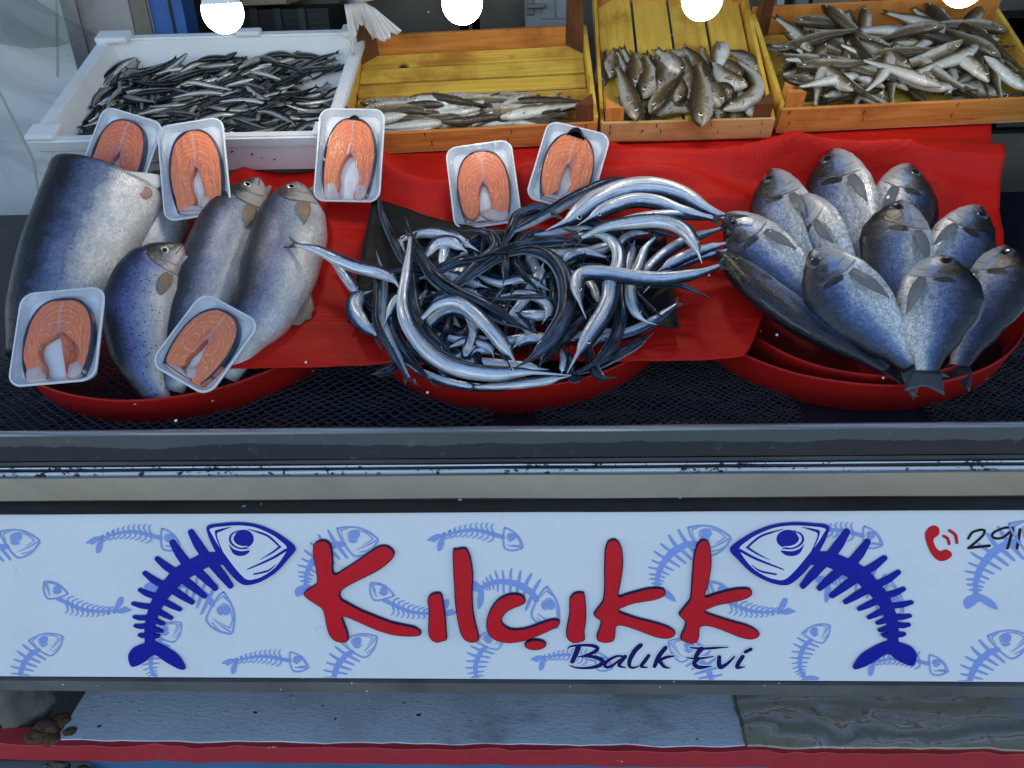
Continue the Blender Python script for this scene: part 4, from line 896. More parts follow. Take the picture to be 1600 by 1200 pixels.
# pale belly flap hanging past the cut
a0 = sb.at(.80, -.80)[0]; a1 = sb.at(.80, -.25)[0]; rows = []
for i in range(5):
    w = i/4; rows.append([(a0.lerp(a1, j/6)+t_*(.050*w*(1-(j/6)**1.2)*(1-.15*w))-d*(.022*w*(1-j/6))-l*(.004*w)) for j in range(7)])
V, Fc, UV = sheet_geo(rows, l, .003); mk('belly_flap', V, Fc, [simple('pale belly membrane', (.60, .60, .57), .35)], e, True, UV)
big_fish('trout', [(252, 634, -.030), (222, 570, .020), (212, 490, .052), (236, 425, .066), (284, 382, .078)], 108, skin='trout_spotted', side=1, roll=12, label='spotted blue trout with gaping mouth lying over the others in the basin', pect=(.77, -.50, .45, .19, 8), anal=(.2, .34, .14), gape=26, **TR_)

# ------------------------------------------------------------------ sea bream
BR = dict(kind='bream', skin='bream', finm='fin_dark', irism='iris_dull')
def bream(hd, tl, Dpx, side, roll, h0, h1, label, fat=.85, pect=True, mid=None, tail=None):
    path = [(tl[0], tl[1], h0)]+([(*mid, (h0+h1)/2)] if mid else [])+[(hd[0], hd[1], h1)]
    if len(path) == 2: path.insert(1, ((tl[0]+hd[0])/2, (tl[1]+hd[1])/2, (h0+h1)/2+.004))
    return big_fish('sea_bream', path, Dpx*1.12, side=side, roll=roll, label=label, eye=(.885, .30, .095), pect=(.69, -.38, .58, .15, 14) if pect else None, tail=tail or (.40, .50, .4), dorsal=(.28, .72, .05), fat=fat, nw=.75, group='sea bream fanned in the basin', **BR)
bream((1300, 233), (1345, 455), 104, 1, -8, .000, .050, 'topmost sea bream of the fan, snout straight up, long grey fin on its side')
bream((1206, 264), (1262, 470), 92, 1, -4, .000, .044, 'sea bream beside the topmost one, towards the garfish, back to the garfish')
bream((1420, 256), (1385, 455), 96, -1, -10, .000, .044, 'sea bream with open pale mouth on the other side of the topmost one')
bream((1250, 306), (1345, 500), 92, 1, -42, .006, .056, 'sea bream rolled to show its white belly, below the topmost one')
bream((1134, 334), (1305, 500), 92, 1, 6, .004, .044, 'sea bream with a bright eye lying above the darkest one, snout to the garfish')
bream((1532, 322), (1428, 500), 94, -1, -2, .004, .050, 'sea bream leaning outwards, its big eye by the bare red cloth')
bream((1408, 313), (1400, 520), 106, 1, 14, .014, .074, 'broad sea bream in the middle of the fan, dark head, grey fin down its side')
bream((1572, 384), (1498, 572), 104, -1, 26, -.010, .058, 'outermost sea bream on the basin rim side with olive mottled head', pect=True)
bream((1120, 394), (1385, 578), 88, 1, 62, .006, .044, 'darkest sea bream seen from its back, stretched along the cloth edge', fat=1.25, pect=False, mid=(1240, 490))
bream((1266, 392), (1424, 572), 110, 1, 4, .026, .082, 'front sea bream with bright blue flank, tail towards the basin front')
bream((1470, 398), (1448, 580), 112, -1, 6, .040, .094, 'front sea bream, grey fin down its pale side, black tail on the rim', tail=(.34, .44, .3))

# ------------------------------------------------------------------ garfish
GAR = []
def gar_label(path, w, h, roll):
    cx, cy = sum(p[0] for p in path)/len(path), sum(p[1] for p in path)/len(path); a, b = Vector(path[0]), Vector(path[-1]); L_ = sum((Vector(q)-Vector(p)).length for p, q in zip(path, path[1:])); st = (b-a).length/L_
    reg = ('trout side' if cx < 560 else 'middle' if cx < 900 else 'bream side')+(' back' if cy < 380 else ' front' if cy > 620 else '')
    hd = b-a; hh = 'beak to bream' if hd.x > abs(hd.y) else 'beak to trout' if -hd.x > abs(hd.y) else 'beak to street' if hd.y > 0 else 'beak to crates'
    return '%s %s garfish, %s, %s, %s, %s' % ('thick' if w > 46 else 'thin' if w < 36 else 'medium', 'black backed' if roll > 60 else 'silver bellied' if roll < 0 else 'two tone', 'straight' if st > .93 else 'curved' if st > .7 else 'looped', hh, reg, 'on top' if h > .038 else 'deep down' if h < .015 else 'half covered')
def gar(path, w, h, roll=0, side=1, label=None, off=(440, 240), sc=.4375, flip=False):
    pts = [(off[0]+x*sc, off[1]+y*sc) for x, y in path]
    if flip: pts = pts[::-1]
    n = len(pts); rs_ = random.Random(len(GAR)*7+3); P = []
    for i, (x, y) in enumerate(pts):
        hh = h if not isinstance(h, (list, tuple)) else h[0]+(h[1]-h[0])*i/(n-1)
        P.append(CL.hit(x, y, .014+hh+rs_.uniform(-.003, .003)))
    D = w*sc*mpp(P[n//2])*1.12
    b = Body(P, D, 'garfish', side, roll, flankn(P[n//2], .7), 56, 12)
    e = empty('garfish', b.mid, label or gar_label(path, w, h, roll), 'fish', 'garfish heaped in the middle basin')
    mk('body', b.V, b.F, M['garfish'], e, True, b.UV)
    V, Fc, UV = tail_geo(b, 1.1*D, 1.0*D, .62); mk('tail_fin', V, Fc, M['fin_black'], e, True, UV)
    p, t_, d, l, up, lo = b.at(.83, .25); V, Fc, fm = eye_geo(p-l*.0006, t_, d, l, .13*D, .3); mk('eye', V, Fc, [M['iris'], M['pupil']], e, True, None, fm)
    GAR.append(e)
rg = random.Random(4)
for i in range(64):   # the under layer, barely glimpsed
    a = rg.uniform(0, 2*pi); cx, cy = 780+rg.uniform(-330, 330), 520+rg.uniform(-200, 230)
    if ((cx-800)/470)**2+((cy-520)/290)**2 > .9: continue
    L_ = rg.uniform(130, 230); k = rg.uniform(-.7, .7); pts = []
    for q in range(5): aa = a+k*(q-2)*.45; pts.append((cx, cy)); cx += cos(aa)*L_/2.6; cy += sin(aa)*L_/3.2
    pts = [(min(1330, max(300, x)), min(800, max(290, y))) for x, y in pts]
    gar(pts, rg.uniform(34, 48), rg.uniform(0, .014), rg.choice((-30, 70, 75, 80, 85, 85)), rg.choice((1, -1)))
S, B_ = -14, 78
gar([(780, 510), (860, 500), (930, 520), (960, 560), (930, 610)], 38, .020, S)
gar([(690, 430), (780, 460), (870, 445), (960, 490)], 36, .020, 5)
gar([(1160, 372), (1080, 355), (1030, 370), (990, 400)], 32, .022, S)
gar([(960, 690), (940, 668), (870, 668), (825, 695)], 40, .022, S)
gar([(700, 625), (650, 572), (590, 565), (530, 610), (520, 660)], 38, .022, S)
gar([(690, 690), (655, 720), (680, 640), (655, 585)], 34, .026, -20)
gar([(1310, 285), (1260, 290), (1220, 310), (1195, 350)], 32, .024, S)
gar([(1230, 520), (1225, 450), (1235, 380), (1262, 305)], 42, .024, 10)
gar([(600, 690), (660, 670), (740, 690), (760, 730)], 34, .020, S)
gar([(590, 740), (660, 710), (730, 700), (780, 720)], 30, .018, 0)
gar([(820, 560), (860, 600), (900, 650), (930, 700)], 36, .016, 20)
gar([(500, 440), (580, 430), (660, 450), (740, 480)], 38, .016, 0)
gar([(540, 530), (590, 500), (660, 490), (720, 510)], 34, .016, S)
gar([(900, 290), (980, 280), (1060, 262), (1140, 270)], 34, .016, S)
gar([(1000, 410), (1050, 430), (1110, 470), (1140, 550)], 34, .022, S)
gar([(1240, 640), (1150, 640), (1080, 650), (1000, 680)], 34, .014, 0)
gar([(1000, 700), (1010, 740), (1000, 790)], 28, .016, S)
gar([(345, 150), (362, 220), (400, 310), (440, 390), (465, 440)], [36, 36][0], .022, B_, label='dark garfish with its tail poking above the corner of the black sheet')
gar([(175, 368), (215, 415), (250, 465), (285, 515)], 40, .012, -5, label='blue tailed garfish just below the one reaching over to the trout')
gar([(340, 650), (288, 610), (258, 555), (275, 510), (325, 488)], 56, .018, S, label='silver garfish bent round at the edge of the black sheet by the trout')
gar([(452, 545), (415, 510), (380, 545), (372, 610), (400, 660)], 40, .016, B_)
gar([(450, 800), (425, 755), (390, 690), (352, 600), (352, 500), (352, 420), (336, 345)], 52, .030, 38, label='greyish garfish hanging its brown tail over the basin rim')
gar([(520, 800), (450, 720), (405, 640), (400, 560), (415, 490)], 48, .022, B_)
gar([(480, 620), (440, 560), (415, 520), (365, 612)], 30, .042, S)
gar([(760, 800), (660, 790), (560, 755), (470, 700), (395, 650)], 50, .016, B_)
gar([(860, 828), (760, 838), (640, 828), (520, 792), (420, 738)], 30, .012, S, label='thin silver garfish along the inside of the basin front rim')
gar([(690, 832), (800, 826), (900, 816), (1030, 795)], 34, .018, S)
gar([(1030, 790), (1090, 770), (1150, 745), (1250, 690), (1330, 640)], 44, .014, B_)
gar([(1410, 540), (1330, 600), (1250, 640), (1150, 665), (1100, 700)], 42, .020, 18, label='bluish garfish with its tail on the far corner of the black sheet')
gar([(1330, 560), (1215, 470), (1215, 560), (1195, 650), (1140, 730), (1060, 785)], 56, .024, B_)
gar([(470, 290), (430, 312), (440, 370), (470, 420)], 30, .018, S)
gar([(430, 310), (470, 288), (540, 282), (620, 300), (705, 348)], 42, .024, S)
gar([(510, 372), (555, 320), (610, 315), (665, 352)], 42, .030, S)
gar([(490, 445), (560, 415), (640, 380), (720, 372)], 36, .020, 30)
gar([(540, 510), (620, 470), (705, 392), (758, 345), (755, 305), (715, 280), (640, 275)], 50, .034, B_, label='black garfish looped at the back of the heap near the steak trays')
gar([(560, 430), (630, 395), (720, 378), (800, 345), (900, 320), (1000, 312), (1110, 330)], 46, .040, B_)
gar([(460, 285), (500, 370), (545, 440), (620, 495), (720, 545), (810, 595), (915, 645)], 62, .040, B_, label='thick black garfish running diagonally through the middle of the heap')
gar([(620, 480), (780, 372), (800, 420), (788, 475)], 34, .044, B_)
gar([(800, 360), (880, 345), (960, 372), (1012, 450), (1015, 560), (970, 650), (905, 720), (835, 765)], 76, .048, B_, label='fattest black garfish curving down the middle of the heap')
gar([(1100, 560), (1060, 610), (1000, 670), (945, 725), (915, 765)], 46, .040, 66)
gar([(500, 590), (555, 540), (625, 528), (690, 568), (745, 625), (790, 680), (820, 720), (842, 760)], 50, .050, -20, label='silver garfish arched over the heap, beak pointing at the basin front')
gar([(455, 380), (470, 470), (480, 560), (520, 640), (580, 700), (650, 745)], 42, .036, 40)
gar([(462, 300), (450, 420), (437, 520), (450, 600), (500, 680), (570, 738), (650, 770), (760, 785), (880, 780), (1035, 792)], 56, .048, -12, label='longest silver garfish sweeping round the front of the heap, gill plate shining')
gar([(50, 325), (130, 345), (200, 378), (270, 405), (345, 422), (400, 450), (432, 498)], 44, .052, -10, label='silver garfish whose forked tail reaches over the palest trout')
gar([(755, 520), (850, 512), (930, 512), (975, 520)], 24, .044, B_)
gar([(910, 480), (860, 430), (830, 370), (860, 300), (930, 262)], 40, .030, B_)
gar([(790, 330), (818, 272), (850, 222), (930, 200), (1010, 235)], 52, .036, B_)
gar([(800, 290), (900, 240), (980, 195), (1060, 150), (1150, 112), (1230, 99), (1320, 108)], 42, .036, 40, label='olive backed garfish, uppermost of the bundle beside the steak tray')
gar([(1340, 345), (1240, 330), (1190, 270), (1060, 245), (950, 275)], 38, .020, B_)
gar([(1420, 300), (1300, 270), (1200, 285), (1100, 300), (1000, 300)], 38, .020, B_)
gar([(1580, 228), (1500, 190), (1420, 145), (1320, 125), (1225, 132), (1130, 172), (1040, 232), (945, 275)], 74, .044, -14, label='broad silver garfish arching from the black sheet towards the bream')
gar([(1540, 232), (1430, 205), (1340, 175), (1250, 170), (1150, 205), (1055, 258)], 48, .056, -10)
gar([(1580, 233), (1500, 226), (1410, 220), (1300, 228), (1200, 255), (1100, 300)], 38, .052, 15, label='bluish garfish pointing straight at the bream above its neighbours')
gar([(1070, 300), (1150, 262), (1250, 245), (1350, 240), (1430, 265), (1475, 320), (1502, 392)], 48, .062, -16, label='silver garfish bent down at its head, beak on the red cloth')
gar([(1570, 268), (1460, 305), (1380, 350), (1300, 425), (1270, 480)], 40, .030, 5)
gar([(1585, 322), (1520, 340), (1440, 370), (1335, 425)], 38, .036, -10)
gar([(1590, 345), (1550, 357), (1470, 378), (1370, 425), (1290, 500)], 34, .026, -10)
gar([(1500, 502), (1450, 480), (1400, 466), (1300, 470), (1230, 500)], 32, .022, B_, label='garfish with a dark tail fin lying on the red cloth')
gar([(1335, 300), (1300, 340), (1278, 400), (1250, 470), (1256, 540), (1290, 590), (1340, 612)], 42, .038, -16)
gar([(1060, 290), (1140, 288), (1195, 330), (1206, 395), (1180, 460), (1172, 520), (1148, 580), (1105, 645), (1060, 715), (1020, 785)], 58, .052, -14, label='S shaped silver garfish on the bream side of the heap')
gar([(1562, 402), (1480, 430), (1380, 446), (1280, 446), (1180, 432), (1090, 428), (1058, 458), (1066, 525), (1088, 590)], 50, .068, -8, label='blue tailed garfish lying across the heap with its beak bent sharply down')

# ------------------------------------------------------------------ packed salmon steaks
t = T('salmon steak flesh', rough=.42, coat=.12, crough=.2, spec=.3); o = t.n('Mapping', 0, {0: t.obj(), 3: (23., 18.5, 1.)}); sh = t.shift(t.obj())
nz = t.n('TexNoise', 1, {'Vector': sh, 'Scale': 38., 'Detail': 3.}); nv = t.n('VectorMath', 0, {0: t.n('VectorMath', 0, {0: nz, 1: (.5, .5, .5)}, operation='SUBTRACT'), 1: (.26, .26, 0.)}, operation='MULTIPLY')
x, y, _ = t.xyz(t.n('VectorMath', 0, {0: o, 1: nv}, operation='ADD')); ax = t.mth('ABSOLUTE', x)
def dist(cx, cy, sx, sy):
    a = t.mth('MULTIPLY', t.mth('SUBTRACT', ax, cx), sx); b = t.mth('MULTIPLY', t.mth('SUBTRACT', y, cy), sy)
    return t.mth('SQRT', t.mth('ADD', t.mth('MULTIPLY', a, a), t.mth('MULTIPLY', b, b)))
dd = t.mth('MINIMUM', t.mth('ADD', dist(.36, .02, 1., .72), 0.), t.mth('ADD', dist(.25, .78, .62, 1.5), .02))
dd = t.mth('MINIMUM', dist(.40, .0, 1., .72), t.mth('ADD', dist(.62, -.75, 1.3, .5), .05))
top_ = t.mth('ADD', t.mth('MULTIPLY', t.mth('SUBTRACT', 1.05, y), .85), t.mth('MULTIPLY', t.mth('MULTIPLY', ax, ax), -.55)); dd = t.n('Mix', 0, {0: t.step(y, .32, .50), 2: dd, 3: top_})
dd = t.mth('ADD', dd, t.mth('MULTIPLY', t.mth('SUBTRACT', t.noise(sh, 70., 3.), .5), .16))
w = t.mth('ABSOLUTE', t.mth('SINE', t.mth('MULTIPLY', dd, 22.)))
ln = t.mth('SUBTRACT', 1., t.step(w, .03, .42)); ln = t.mth('MULTIPLY', ln, t.step(t.noise(sh, 55., 2.), .25, .5))
mid = t.mth('MULTIPLY', t.mth('SUBTRACT', 1., t.step(ax, .01, .055)), t.step(y, .05, .15))
rv = t.rnd(); base = t.mix(rv, (.88, .27, .10), (.80, .17, .08)); pk = t.noise(sh, 26., 3.)
base = t.mix(t.mth('MULTIPLY', t.step(pk, .5, .75), .45), base, (.72, .24, .18))
c = t.mix(t.mth('MULTIPLY', ln, .78), base, (.84, .50, .34)); c = t.mix(t.mth('MULTIPLY', mid, .8), c, (.74, .45, .36))
sd_ = dist(0., .16, 1., .8); c = t.mix(t.mth('MULTIPLY', t.mth('SUBTRACT', 1., t.step(sd_, .05, .11)), .85), c, (.55, .36, .36))
dk = t.mth('MULTIPLY', t.mth('SUBTRACT', 1., t.step(sd_, .12, .4)), .35); c = t.mix(dk, c, (.55, .16, .18))
t.set(col=c, norm=t.bump(t.mth('ADD', t.mth('MULTIPLY', ln, -.6), t.noise(sh, 300., 2.)), .35, .0012), sss=.0); M['steak'] = t.m
M['steak_skin'] = grimy('steak skin edge', (.055, .075, .13), .3, .4, sc=40, amt=.5, dark=(.012, .015, .02), bmp=.4)
M['dorsal_skin'] = simple('black dorsal skin', (.014, .018, .025), .25, .2)
M['membrane'] = grimy('pale belly membrane flap', (.66, .52, .48), .35, sc=50, amt=.5, dark=(.62, .26, .20), bmp=.4)
m = bpy.data.materials.new('cling film'); m.use_nodes = True; nt = m.node_tree; nt.nodes.clear()
out = nt.nodes.new('ShaderNodeOutputMaterial'); mx = nt.nodes.new('ShaderNodeMixShader'); tr = nt.nodes.new('ShaderNodeBsdfTransparent'); gl = nt.nodes.new('ShaderNodeBsdfGlossy'); fr = nt.nodes.new('ShaderNodeFresnel'); bp = nt.nodes.new('ShaderNodeBump'); nzz = nt.nodes.new('ShaderNodeTexNoise'); tc = nt.nodes.new('ShaderNodeTexCoord'); mp = nt.nodes.new('ShaderNodeMapping')
mp.inputs[3].default_value = (1, .35, 1); nzz.inputs['Scale'].default_value = 55; nzz.inputs['Detail'].default_value = 4; nzz.inputs['Distortion'].default_value = 1.5
bp.inputs['Strength'].default_value = .9; bp.inputs['Distance'].default_value = .003; gl.inputs['Roughness'].default_value = .06; fr.inputs['IOR'].default_value = 1.27
L = nt.links; L.new(tc.outputs[3], mp.inputs[0]); L.new(mp.outputs[0], nzz.inputs['Vector']); L.new(nzz.outputs[0], bp.inputs['Height']); L.new(bp.outputs[0], gl.inputs['Normal']); L.new(bp.outputs[0], fr.inputs['Normal']); L.new(fr.outputs[0], mx.inputs[0]); L.new(tr.outputs[0], mx.inputs[1]); L.new(gl.outputs[0], mx.inputs[2]); L.new(mx.outputs[0], out.inputs[0]); M['film'] = m
def rrect(w, h, r, n=7):
    P = []
    for (cx, cy, a0) in ((w/2-r, h/2-r, 0), (-w/2+r, h/2-r, pi/2), (-w/2+r, -h/2+r, pi), (w/2-r, -h/2+r, 3*pi/2)):
        for k in range(n+1): a = a0+pi/2*k/n; P.append((cx+r*cos(a), cy+r*sin(a)))
    return P
def solid_outline(P, z0, z1, bev=.002):
    """closed outline (x, y) -> solid with softened front arris"""
    n = len(P); area = sum(P[i][0]*P[(i+1) % n][1]-P[(i+1) % n][0]*P[i][1] for i in range(n))
    if area < 0: P = P[::-1]
    def off(k):
        Q = []
        for i in range(n):
            a, b = Vector(P[i-1]), Vector(P[(i+1) % n]); d = (b-a).normalized(); nn = Vector((-d.y, d.x)); Q.append((P[i][0]+nn.x*k, P[i][1]+nn.y*k))
        return Q
    V = []; Fc = []
    for (q, z) in ((P, z0), (P, z1-bev), (off(bev*.35), z1-bev*.35), (off(bev), z1)): V += [(x, y, z) for x, y in q]
    for L_ in range(3):
        for i in range(n): j = (i+1) % n; Fc.append((L_*n+i, L_*n+j, (L_+1)*n+j, (L_+1)*n+i))
    Fc.append(tuple(range(3*n, 4*n))); Fc.append(tuple(range(n-1, -1, -1)))
    return V, Fc
def steak_tray(cpx, wpx, hpx, ang, tilt, base_h, label, sx=.79, sy=.86, dx=0., dy=0., srot=0., cav=1., tone=0, fin=None, seed=0):
    """tray whose picture centre is cpx, turned by ang degrees in its own plane, leaning back at tilt degrees"""
    C0 = CL.hit(*cpx, base_h); a = radians(tilt)
    nrm = Vector((0, -sin(a), cos(a))); pl_ = Plane((0, 0, 0), tilt); pl_.p = C0
    r_ = radians(ang); dxp = Vector((cos(r_), -sin(r_)))       # picture direction of the tray's width
    A = pl_.hit(cpx[0]+dxp.x*50, cpx[1]+dxp.y*50)-pl_.hit(cpx[0]-dxp.x*50, cpx[1]-dxp.y*50); kx = A.length/100; A.normalize()
    B = nrm.cross(A).normalized(); q = pl_.hit(cpx[0]-dxp.y*-50*-1, cpx[1]); ky = mpp(C0)
    up_px = Vector((dxp.y, -dxp.x)); Bv = pl_.hit(cpx[0]+up_px.x*50, cpx[1]+up_px.y*50)-pl_.hit(cpx[0]-up_px.x*50, cpx[1]-up_px.y*50); ky = abs(Bv.dot(B))/100
    w, h = wpx*kx, hpx*ky
    mm = Matrix(((A.x, B.x, nrm.x, C0.x), (A.y, B.y, nrm.y, C0.y), (A.z, B.z, nrm.z, C0.z), (0, 0, 0, 1)))
    e = empty('steak_tray', (0, 0, 0), label, 'packed steak', 'salmon steaks packed in white trays', mm)
    dpt = .016; lv = [(w-.016, h-.016, .014, -dpt), (w-.004, h-.004, .020, -.004), (w, h, .022, -.0005), (w-.001, h-.001, .0215, .0012), (w-.006, h-.006, .019, .0012), (w-.010, h-.010, .018, -.002), (w-.024, h-.024, .014, -dpt+.005), (w-.032, h-.032, .012, -dpt+.0035)]
    V = []; Fc = []
    for (ww, hh, rr, z) in lv: V += [(x, y, z) for x, y in rrect(ww, hh, rr)]
    n = len(rrect(1, 1, .1))
    for k in range(len(lv)-1):
        for i in range(n): j = (i+1) % n; Fc.append((k*n+i, k*n+j, (k+1)*n+j, (k+1)*n+i))
    Fc.append(tuple(range((len(lv)-1)*n, len(lv)*n))); Fc.append(tuple(range(n-1, -1, -1)))
    link('foam_tray', mesh('foam_tray', [Vector(v) for v in V], Fc, M['tray'], False), e)
    rs_ = random.Random(seed)
    hw, hh = w*.5*sx, h*.5*sy
    outer = [(0, 1), (.34, .97), (.64, .82), (.86, .52), (.97, .12), (.96, -.3), (.90, -.62), (.78, -.92), (.52, -1.0), (.30, -.90)]
    inner = [(.30*cav, -.70), (.36*cav, -.45), (.27*cav, -.15), (.10*cav, .06), (.015, .13)]
    Rp = [(x*(1+rs_.uniform(-.03, .03)), y+rs_.uniform(-.03, .03)) for x, y in outer]+[(x+rs_.uniform(-.02, .02), y+rs_.uniform(-.03, .03)) for x, y in inner]
    sl_ = rs_.uniform(.78, 1.02); Lp = [(-x*(1+rs_.uniform(-.05, .03))*rs_.uniform(.5, 1.15), y*sl_+rs_.uniform(-.05, .05)) for x, y in inner[::-1]]+[(-x*(1+rs_.uniform(-.07, .03)), (y*sl_ if y < -.4 else y)+rs_.uniform(-.04, .04)) for x, y in outer[::-1][:-1]]
    pts = [Vector((x*hw, y*hh, 0)) for x, y in Rp+Lp]; sm = crom(pts, 5, True)
    cr_, sr_ = cos(radians(srot)), sin(radians(srot)); smt = Matrix.Translation((dx*w, dy*h, -dpt+.0045)) @ Matrix.Rotation(radians(srot), 4, 'Z')
    V, Fc = solid_outline([(p.x, p.y) for p in sm], 0, .0128, .003)
    so = link('salmon_steak', mesh('salmon_steak', [Vector(v) for v in V], Fc, M['steak']), e, smt)
    so.data.polygons.foreach_set('use_smooth', [len(p.vertices) < 5 for p in so.data.polygons])
    # skin strip round the outside
    arc = crom([Vector((x*hw, y*hh, 0)) for x, y in ([(-x_, y_) for x_, y_ in outer[:8]][::-1]+outer[1:8])], 60); V = []; Fc = []
    K = 5
    for i, p in enumerate(arc):
        d = p.normalized(); b = 1-abs(i/59-.5)*2; thk = .0006+.0013*b**.7+.0008*noise.noise(Vector((i*.15, seed, 0)))
        for (o_, z) in ((-.001, -.0002), (thk, 0.), (thk, .0105), (thk*.6, .0134), (-.0015, .0130)): V.append(p+d*o_+Vector((0, 0, z)))
    for i in range(59):
        for j in range(K): a_ = i*K+j; b_ = i*K+(j+1) % K; Fc.append((a_, a_+K, b_+K, b_))
    Fc += [tuple(range(K)), tuple(59*K+j for j in range(K-1, -1, -1))]
    link('skin', mesh('skin', V, Fc, M['steak_skin']), so)
    if fin:
        pf = [(-.30, .93), (-.22, 1.10), (-.02, 1.20), (.14, 1.18), (.34, .98), (.40, .86), (.26, .95), (.06, 1.04), (-.12, 1.0)] if fin == 2 else [(-.20, .97), (-.10, 1.06), (.06, 1.08), (.20, 1.02), (.14, .97), (-.02, 1.0)]
        V, Fc = solid_outline([(p.x, p.y) for p in crom([Vector((x*hw, y*hh, 0)) for x, y in pf], 4, True)], .004, .0155, .002); link('back_fin', mesh('back_fin', [Vector(v) for v in V], Fc, M['dorsal_skin']), so)
    # pale belly flaps between the legs
    flaps = {0: [[(-.75, -.90), (-.3, -.78), (.1, -.86), (.35, -.95), (.2, -1.02), (-.4, -.99)], [(.05, -.72), (.35, -.62), (.5, -.85), (.2, -.92)]],
             1: [[(-.80, -.70), (-.45, -.62), (-.25, -.85), (-.1, -.99), (-.45, -1.02), (-.75, -.99)], [(.42, -.66), (.70, -.62), (.84, -.85), (.6, -.99), (.40, -.95)]],
             2: [[(-.2, -.72), (.2, -.62), (.55, -.72), (.85, -.78), (.7, -.98), (.2, -.94)], [(-.8, -.98), (-.2, -.92), (.3, -.98), (.3, -1.02), (-.4, -1.02)]]}[seed % 3]
    for fl in flaps:
        V, Fc = solid_outline([(p.x, p.y) for p in crom([Vector((x*hw, y*hh, 0)) for x, y in fl], 5, True)], .002, .0138, .003); link('belly_flap', mesh('belly_flap', [Vector(v) for v in V], Fc, M['membrane']), so)
    # cling film
    NX, NY = 26, 34; V = []; Fc = []; idx = {}
    for i in range(NX+1):
        for j in range(NY+1):
            u, v = i/NX*2-1, j/NY*2-1; x, y = u*w*.497, v*h*.497
            ex, ey = max(0, abs(x)-(w*.497-.02)), max(0, abs(y)-(h*.497-.02)); q = sqrt(ex*ex+ey*ey)
            if q > .02 and q > 0: x = math.copysign((w*.497-.02)+ex*.02/q, x) if ex else x; y = math.copysign((h*.497-.02)+ey*.02/q, y) if ey else y
            z = .0024+.0016*max(0, 1-u*u)*max(0, 1-v*v)+.0006*noise.noise(Vector((x*90, y*40, seed)))
            V.append((x, y, z))
    for i in range(NX):
        for j in range(NY): a_ = i*(NY+1)+j; Fc.append((a_, a_+NY+1, a_+NY+2, a_+1))
    link('cling_film', mesh('cling_film', [Vector(v) for v in V], Fc, M['film']), e)
steak_tray((186, 243), 100, 138, -17, 56, .105, 'tilted steak tray behind the salmon, at the end of the white foam box', dx=-.02, dy=-.02, srot=3, cav=.55, seed=0)
steak_tray((303, 264), 106, 150, 9, 54, .100, 'steak tray with crinkled film between its tilted neighbour and the red cloth', dx=.02, dy=-.03, srot=0, cav=.6, seed=4+2)
steak_tray((546, 242), 104, 146, -1, 54, .085, 'steak tray standing by the corner of the orange crate, large gap in its steak', dx=.0, dy=-.04, srot=-3, cav=1.25, fin=1, seed=1+6)
steak_tray((755, 288), 106, 130, 8, 50, .060, 'steak tray in front of the half empty crate, bright reflection in its middle', dx=.0, dy=-.03, srot=-2, cav=.6, seed=2)
steak_tray((888, 260), 103, 128, -14, 52, .062, 'steak tray whose steak keeps a black back fin, half under the garfish', dx=.0, dy=-.03, srot=4, cav=.6, fin=2, seed=9)
steak_tray((90, 525), 136, 145, 5, 42, .105, 'steak tray low in the trout basin, its steak a wide open horseshoe', sx=.80, sy=.86, dx=.01, dy=-.03, srot=1, cav=1.7, seed=1+3)
steak_tray((321, 536), 106, 142, -29, 42, .095, 'steak tray lying askew over the trout tails at the basin rim', sx=.80, sy=.86, dx=-.01, dy=-.02, srot=0, cav=.6, seed=3)

# ------------------------------------------------------------------ hanging fish tail over the foam box
HY = 1.90
e = empty('hanging_fish', hity(552, 0, HY), 'big pale ragged fish tail hanging down between foam box and orange crate', 'fish')
b = Body([hity(556, 4, HY), hity(549, -40, HY), hity(545, -120, HY), hity(548, -230, HY)], .11, 'salmon', 1, 0, Vector((.1, -1, .2)).normalized(), 24, 16)
mk('body', b.V, b.F, M['salmon'], e, True, b.UV)
rows = []
top = [(537, 2), (545, 0), (553, 0), (561, 0), (569, 2), (577, 8), (585, 12)]
trail = [(553, 96), (556, 62), (562, 40), (572, 44), (582, 62), (600, 66), (631, 50)]
NR, NC = 9, 37
for i in range(NR):
    w = i/(NR-1); row = []
    for j in range(NC):
        f_ = j/(NC-1)*6; k = min(5, int(f_)); q = f_-k
        a = Vector(top[k]).lerp(Vector(top[k+1]), q); bb = Vector(trail[k]).lerp(Vector(trail[k+1]), q)
        rag = (1-.035*(j % 2)*w-.22*max(0, noise.noise(Vector((j*.9, 3, 1))))*w); p = a.lerp(bb, w*rag)
        row.append(hity(p.x, p.y, HY-.02*w+.010*sin(j*.8)*w+.004*sin(j*2.3)*w))
    rows.append(row)
V, Fc, UV = sheet_geo(rows, Vector((0, -1, .2)).normalized(), .002); mk('tail_fin', V, Fc, M['fin_white'], e, True, UV)

